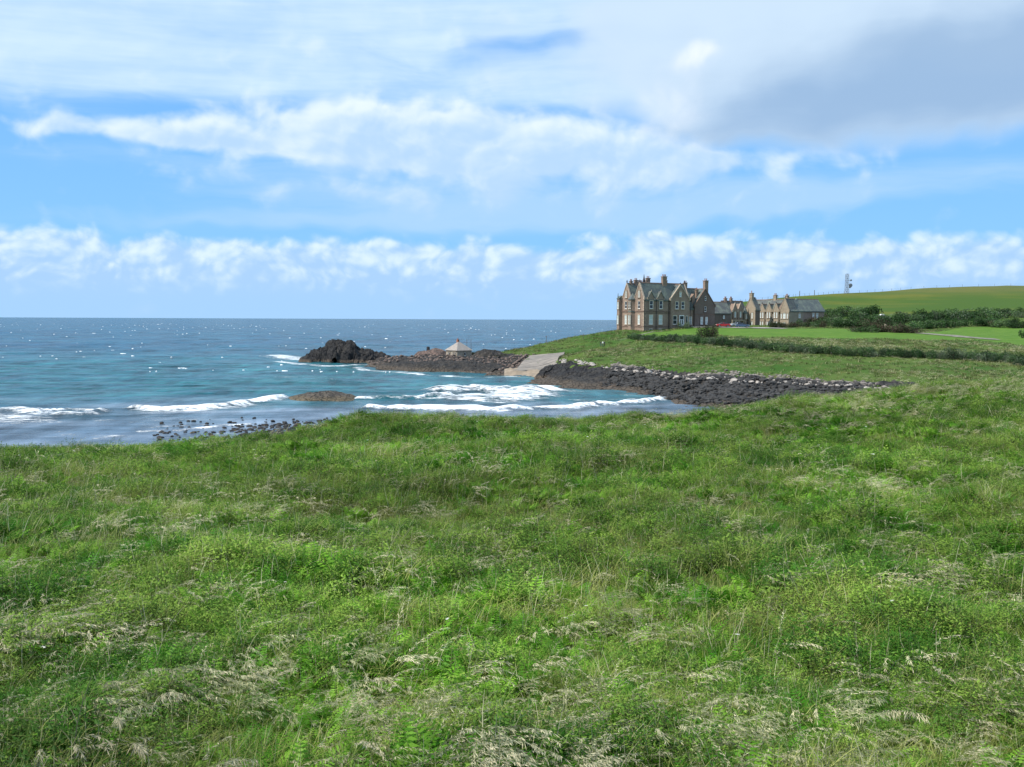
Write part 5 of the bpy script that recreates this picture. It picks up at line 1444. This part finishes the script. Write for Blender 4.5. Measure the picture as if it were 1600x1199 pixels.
# low wing joining the mansion
lw = empty('low_wing', at(1119, 310, BZ + 1.1), R(22), 'low dark stone wing with a slate roof between the mansion gable and the gatehouse', 'building')
mb = MB(); mb.box(-1, 5.4, 0, 6, -4, 4.2); mb.prism([(0, 4.2), (3, 7.3), (6, 4.2)], 'x', -1, 5.4); mb.build('wall', M['rubble_shaded'], lw)
gable_roof_x(lw, -1, 5.6, 0, 6, 4.2, 7.6, M['slate_grey']); window(lw, FR, 2.6, 2.4, .75, 1.1, 'trim_dark', 'blind', False)
mb = MB(); mb.box(3.1, 4.4, -.06, .0, -1.5, 1.2); mb.build('door', M['lead'], lw)

# --- pavilion ---------------------------------------------------------------
pc = hit(713, 557.5, 200, 300); pz = 2.35
pav = empty('pavilion', at(714, 250, pz), R(42), 'small square stone boathouse with a pale hipped roof and orange chimney on the rocky spit', 'hut')
mb = MB(); mb.box(0, 4.9, 0, 4.7, -1.5, 1.95); mb.build('wall', simple('pavilion_stone', (0.33, 0.28, 0.22), 0.9), pav)
M['pav_roof'] = simple('pale_hip_roof', (0.30, 0.265, 0.235), 0.8, 0.2, 0.15)
mb = MB(); mb.add([(-.3, -.3, 1.95), (5.2, -.3, 1.95), (5.2, 5.0, 1.95), (-.3, 5.0, 1.95), (2.1, 2.35, 4.15), (2.8, 2.35, 4.15)], [(0, 1, 5, 4), (1, 2, 5), (2, 3, 4, 5), (3, 0, 4), (0, 3, 2, 1)]); mb.build('roof', M['pav_roof'], pav)
mb = MB(); mb.box(2.2, 2.75, 2.5, 3.05, 3.9, 4.75); c_ = mb.build('chimney', M['pot'], pav); mb = MB(); mb.cyl((2.47, 2.77, 4.75), (2.47, 2.77, 5.15), .14, .11, 8); mb.build('chimney_pot', M['pot'], c_)
for y, h in ((.7, 1.5), (1.55, 1.5)): window(pav, LF, y, .1, .32, h, 'sandstone', 'glass', False)
window(pav, LF, 3.3, .5, .6, .9, 'sandstone', 'glass', False); window(pav, FR, 2.6, .5, .7, .9, 'sandstone', 'glass', False)


def post(name, px, py0, py1, d, r, mat, label, cat, group=None, lean=0, cap=False):
    b = at(px, d); q0 = pdir(px, py0); q1 = pdir(px, py1); z0 = EYE.z + q0.z * d / q0.y; z1 = EYE.z + q1.z * d / q1.y
    mb = MB(); mb.cyl((0, 0, -.8), (lean, 0, z1 - z0), r, r * .8, 6)
    if cap: mb.cyl((lean, 0, z1 - z0), (lean, 0, z1 - z0 + .3), r * 1.8, r * 1.4, 6)
    o = mb.build(name, M[mat], None); o.location = (q0.x * d / q0.y, d, z0); return tag(o, label, cat, group)


post('beacon_post', 669, 548, 542, 262, .55, 'lead', 'short thick black post on the red rocks left of the pavilion', 'post')
post('marker_pole', 729.5, 549, 529, 262, .06, 'wood', 'thin tall pole just behind the pavilion chimney', 'pole')
post('marker_pole', 736, 549, 531, 264, .06, 'wood', 'thin pole right behind the pavilion, second from its chimney', 'pole')
post('marker_pole', 853.5, 544, 527, 270, .08, 'wood', 'pole with a pale top on the grass above the slipway', 'pole', cap=True)
post('marker_pole', 911.5, 541, 522, 272, .07, 'wood', 'thin dark pole on the grass halfway between slipway and mansion', 'pole')
post('marker_post', 423, 697, 684, 62, .06, 'wood', 'thin weathered post at the edge of the beach beyond the grass', 'post')
post('gate_pillar', 1383, 516, 506.5, 292, .38, 'sandstone', 'pale stone gate pillar standing in the scrub', 'pillar')
post('garden_post', 940, 541, 537, 250, .05, 'wood', 'short thin post in the grass behind the two walkers', 'post')

# --- mast on the hill --------------------------------------------------------
hb = hit(1323, 459.5, 400, 700); k_ = hb.y / FOC
mast = empty('radio_mast', hb, R(10), 'grey lattice radio mast with dishes on the hill crest', 'mast')
hh = 31 * k_; ww = 0.85
for sx in (-1, 1):
    for sy in (-1, 1):
        mb = MB(); mb.cyl((sx * ww, sy * ww, -1), (sx * ww * .75, sy * ww * .75, hh), .12, .09, 5); mb.build('leg', M['steel'], mast)
mb = MB(); n_ = 9
for i in range(n_):
    z0, z1 = hh * i / n_, hh * (i + 1) / n_; a = ww * (1 - .25 * i / n_); b = ww * (1 - .25 * (i + 1) / n_)
    for (sx, sy, tx, ty) in ((-1, -1, 1, -1), (1, -1, 1, 1), (1, 1, -1, 1), (-1, 1, -1, -1)):
        s1 = 1 if i % 2 else -1
        p0, p1 = ((sx, sy), (tx, ty)) if s1 > 0 else ((tx, ty), (sx, sy))
        mb.cyl((p0[0] * a, p0[1] * a, z0), (p1[0] * b, p1[1] * b, z1), .06, .06, 4); mb.cyl((sx * b, sy * b, z1), (tx * b, ty * b, z1), .05, .05, 4)
mb.build('lattice', M['steel'], mast)
for z, x, r in ((hh * .43, 1.9, 1.1), (hh * .36, 1.6, .8), (hh * .68, 2.0, .55)):
    mb = MB(); mb.cyl((x, -.5, z), (x, -.9, z), r, r * .85, 12); mb.cyl((.8, 0, z), (x, -.5, z), .09, .09, 5); mb.build('dish', M['steel'], mast)

# --- fence along the hill crest ----------------------------------------------
fpx = [1122, 1131, 1139, 1147, 1155, 1163, 1171, 1180, 1189, 1198, 1206, 1214, 1222, 1231, 1237, 1241, 1247, 1255, 1262, 1270, 1276, 1284, 1292, 1300, 1308, 1316, 1340, 1352, 1364, 1376, 1390, 1404, 1420, 1440, 1460, 1480, 1500, 1525, 1550, 1575, 1598]
crest = [(1070, 490), (1120, 477.5), (1200, 468.5), (1260, 463), (1330, 458.5), (1430, 451), (1500, 448.5), (1600, 446.5)]
def crest_hit(px):
    # highest visible point of the hill in this direction
    ds = np.linspace(420, 720, 240); x = (px - 800) / FOC * ds; h = Hgt(x, ds); el = (h - EYE.z) / ds; i = int(np.argmax(el)); return Vector((x[i], ds[i], h[i]))
fpos = [crest_hit(px) for px in fpx]
fen = empty('fence', fpos[0], 0, 'wire fence with thin wooden posts along the skyline of the hill', 'fence')
mb = MB(); mb.cyl((0, 0, -.5), (0, 0, 1.35), .075, .06, 5); pm = mb.build('post', M['wood'], fen)
for p, px in zip(fpos[1:], fpx[1:]):
    c = pm.copy(); COL.objects.link(c); c.parent = fen; c.location = p - fpos[0]; c.scale = (1, 1, 1)
    if px in (1247, 1270): c.scale = (2.6, 2.6, 2.1)
mb = MB()
for a, b in zip(fpos[:-1], fpos[1:]):
    for hz in (.5, 1.15): mb.cyl(a - fpos[0] + Vector((0, 0, hz)), b - fpos[0] + Vector((0, 0, hz)), .018, .018, 3)
mb.build('wire', M['steel'], fen)
sp_ = hit(1378, 498.5, 300, 480)
sh_ = empty('shed', sp_, R(15), 'tiny white roofed shed half hidden in the scrub', 'shed')
mb = MB(); mb.box(-.9, .9, -.7, .7, -.4, 1.3); mb.build('wall', M['wood'], sh_); mb = MB(); mb.prism([(-1.0, 1.3), (0, 1.75), (1.0, 1.3)], 'y', -.85, .85); mb.build('roof', M['white'], sh_)

# --- cars ---------------------------------------------------------------------
def car(p, rz, paint, label, L=4.3, Wd=1.72, H=1.42, hatch=True):
    root = empty('parked_car', p, rz, label, 'car', 'cars parked in front of the stone houses')
    k_ = L / 4.3
    lower = [(-2.12, .35), (-2.15, .62), (-2.05, .84), (-1.2, .93), (0, .95), (1.5, .96), (2.05, .92), (2.14, .6), (2.1, .33), (1.72, .3), (1.62, .55), (1.3, .68), (.98, .55), (.88, .28), (-.9, .28), (-1.0, .55), (-1.32, .68), (-1.64, .55), (-1.74, .3)]
    lower = [(a * k_, b) for a, b in lower]
    cab = [(-1.15, .93), (-.45, H - .05), (.1, H), (1.0, H - .03), (1.85 if hatch else 1.3, .95)]; cab = [(a * k_, b) for a, b in cab]
    mb = MB(); hw = Wd / 2
    n_ = len(lower); vs = []
    for y, ins in ((-hw, 0), (-hw + .12, .0), (hw - .12, 0), (hw, 0)):
        for a, b in lower: vs.append((a * (1 if abs(y) < hw else .975), y, b * (1 if abs(y) < hw or b < .7 else .965)))
    fs = [tuple(range(n_))[::-1], tuple(range(3 * n_, 4 * n_))]
    for r_ in range(3):
        for i in range(n_): j = (i + 1) % n_; fs.append((r_ * n_ + i, r_ * n_ + j, (r_ + 1) * n_ + j, (r_ + 1) * n_ + i))
    mb.add(vs, fs)
    m_ = len(cab); ti = .16
    vs = [(a, -(hw - .1 - ti * (b - .93) / .5), b) for a, b in cab] + [(a, (hw - .1 - ti * (b - .93) / .5), b) for a, b in cab]
    roof = [(-.42 * k_, H - .045), (.1 * k_, H + .012), (1.0 * k_, H - .018), (1.08 * k_, H - .06), (-.5 * k_, H - .09)]
    mb.prism(roof, 'y', -(hw - .25), hw - .25)
    for x in (-.02, ): mb.box(x * k_, x * k_ + .09, -hw + .1, hw - .1, .93, H - .04)
    mb.build('body', paint, root)
    g = MB(); g.add(vs, [tuple(range(m_))[::-1], tuple(range(m_, 2 * m_))] + [(i, (i + 1) % m_, m_ + (i + 1) % m_, m_ + i) for i in range(m_)]); g.build('window', M['glass'], root)
    for sx in (-1.32 * k_, 1.3 * k_):
        for sy in (-1, 1):
            mb = MB(); mb.cyl((sx, sy * (hw - .2), .31), (sx, sy * (hw - .01), .31), .31, .31, 14); w_ = mb.build('wheel', M['lead'], root)
            mb = MB(); mb.cyl((sx, sy * (hw - .03), .31), (sx, sy * (hw + .01), .31), .19, .17, 10); mb.build('rim', M['steel'], w_)
    for sy in (-1, 1):
        mb = MB(); mb.box(-2.17 * k_, -2.0 * k_, sy * .62 - .16, sy * .62 + .16, .62, .76); mb.build('headlight', M['white'], root)
        mb = MB(); mb.box(2.02 * k_, 2.15 * k_, sy * .66 - .12, sy * .66 + .12, .66, .85); mb.build('tail_light', M['pot'], root)
    mb = MB(); mb.box(-2.2 * k_, -2.1 * k_, -.7, .7, .34, .5); mb.box(2.1 * k_, 2.19 * k_, -.7, .7, .36, .52); mb.build('bumper', M['lead'], root)
    return root


def paint(name, c): 
    mt, n, b = new_mat(name); b.inputs['Base Color'].default_value = (*c, 1); b.inputs['Roughness'].default_value = .3; b.inputs['Specular IOR Level'].default_value = .5; b.inputs['Coat Weight'].default_value = .5; return mt


def ground_at(px, d): x = (px - 800) / FOC * d; return Vector((x, d, float(Hgt(np.array([x]), np.array([d]))[0]) + .16))
car(ground_at(1128.5, 292), R(6), paint('red_paint', (.42, .018, .022)), 'red car parked before the low dark wing, left of the other two cars')
car(ground_at(1159, 296), R(172), paint('blue_paint', (.045, .085, .15)), 'dark blue car parked nearest the sunlit gable block, right of the others')
car(ground_at(1149.5, 303), R(12), paint('silver_paint', (.55, .58, .60)), 'silver car parked in the middle behind the dark blue one')

# --- walkers ------------------------------------------------------------------
def mat_flat(name, c): return simple(name, c, .85, .15, .1, 8)
M['skin'] = mat_flat('skin', (.45, .27, .2)); M['dark_cloth'] = mat_flat('dark_cloth', (.03, .032, .045)); M['white_cloth'] = mat_flat('white_cloth', (.78, .78, .76)); M['jeans'] = mat_flat('jeans', (.05, .07, .12)); M['hair'] = mat_flat('hair', (.05, .03, .02))


def person(p, rz, top, legs, label, h=1.72, phase=1):
    s_ = h / 1.72
    J = {'pel': (0, 0, .95, .15), 'wai': (0, 0, 1.10, .13), 'che': (0, .0, 1.32, .16), 'nec': (0, 0, 1.47, .06), 'hd0': (0, -.01, 1.56, .085), 'hd1': (0, -.01, 1.65, .09)}
    bones = [('pel', 'wai'), ('wai', 'che'), ('che', 'nec'), ('nec', 'hd0'), ('hd0', 'hd1')]
    for sg, nm in ((-1, 'l'), (1, 'r')):
        st = .2 * sg * phase
        J[nm + 'hip'] = (.09 * sg, 0, .88, .095); J[nm + 'kne'] = (.10 * sg, -st * .7, .50, .065); J[nm + 'ank'] = (.10 * sg, -st * .9 + .04, .09, .045); J[nm + 'toe'] = (.11 * sg, -st * .9 - .13, .04, .04)
        J[nm + 'sho'] = (.19 * sg, 0, 1.40, .06); J[nm + 'elb'] = (.25 * sg, st * .35, 1.13, .045); J[nm + 'wri'] = (.25 * sg, st * .6 - .08, .90, .034); J[nm + 'han'] = (.25 * sg, st * .65 - .1, .81, .036)
        bones += [('pel', nm + 'hip'), (nm + 'hip', nm + 'kne'), (nm + 'kne', nm + 'ank'), (nm + 'ank', nm + 'toe'), ('che', nm + 'sho'), (nm + 'sho', nm + 'elb'), (nm + 'elb', nm + 'wri'), (nm + 'wri', nm + 'han')]
    names = list(J); me = bpy.data.meshes.new('person')
    me.from_pydata([(J[n][0] * s_, J[n][1] * s_, J[n][2] * s_) for n in names], [(names.index(a), names.index(b)) for a, b in bones], [])
    o = bpy.data.objects.new('person', me); COL.objects.link(o)
    md = o.modifiers.new('skin', 'SKIN')
    for i, n in enumerate(names): sv = me.skin_vertices[0].data[i] if me.skin_vertices else None
    if not me.skin_vertices:
        import bmesh
        bm = bmesh.new(); bm.from_mesh(me); bm.verts.layers.skin.verify(); bm.to_mesh(me); bm.free()
    for i, n in enumerate(names):
        r = J[n][3] * s_; me.skin_vertices[0].data[i].radius = (r, r * .85); me.skin_vertices[0].data[i].use_root = (n == 'pel')
    sb = o.modifiers.new('sub', 'SUBSURF'); sb.levels = sb.render_levels = 1
    bpy.context.view_layer.update()
    ev = o.evaluated_get(bpy.context.evaluated_depsgraph_get()); m2 = bpy.data.meshes.new_from_object(ev); o.modifiers.clear(); o.data = m2; m2.name = 'person'
    for mt in (M['skin'], top, legs, M['hair']): m2.materials.append(mt)
    for f in m2.polygons:
        c = f.center / s_; f.use_smooth = True
        f.material_index = 2 if c.z < .98 and abs(c.x) < .215 else (0 if c.z < .93 else (1 if c.z < 1.49 else (3 if (c.z > 1.66 or (c.y > .02 and c.z > 1.55)) else 0)))
    o.location = p; o.rotation_euler = (0, 0, rz); return tag(o, label, 'person', 'walkers on the grass slope')


for px, a, t_, l_, lab in ((938.6, R(-70), 'dark_cloth', 'jeans', 'person in dark clothes walking on the grass slope, left of the companion in white'), (941.8, R(-60), 'white_cloth', 'jeans', 'person in a white top walking on the grass slope below the mansion'), (944.2, R(-60), 'dark_cloth', 'dark_cloth', 'person in dark clothes close behind the walker in white')):
    g_ = hit(px, 541.5, 200, 320, smooth=False); person(g_ + Vector((0, 0, -.02)), a, M[t_], M[l_], lab, 1.45)
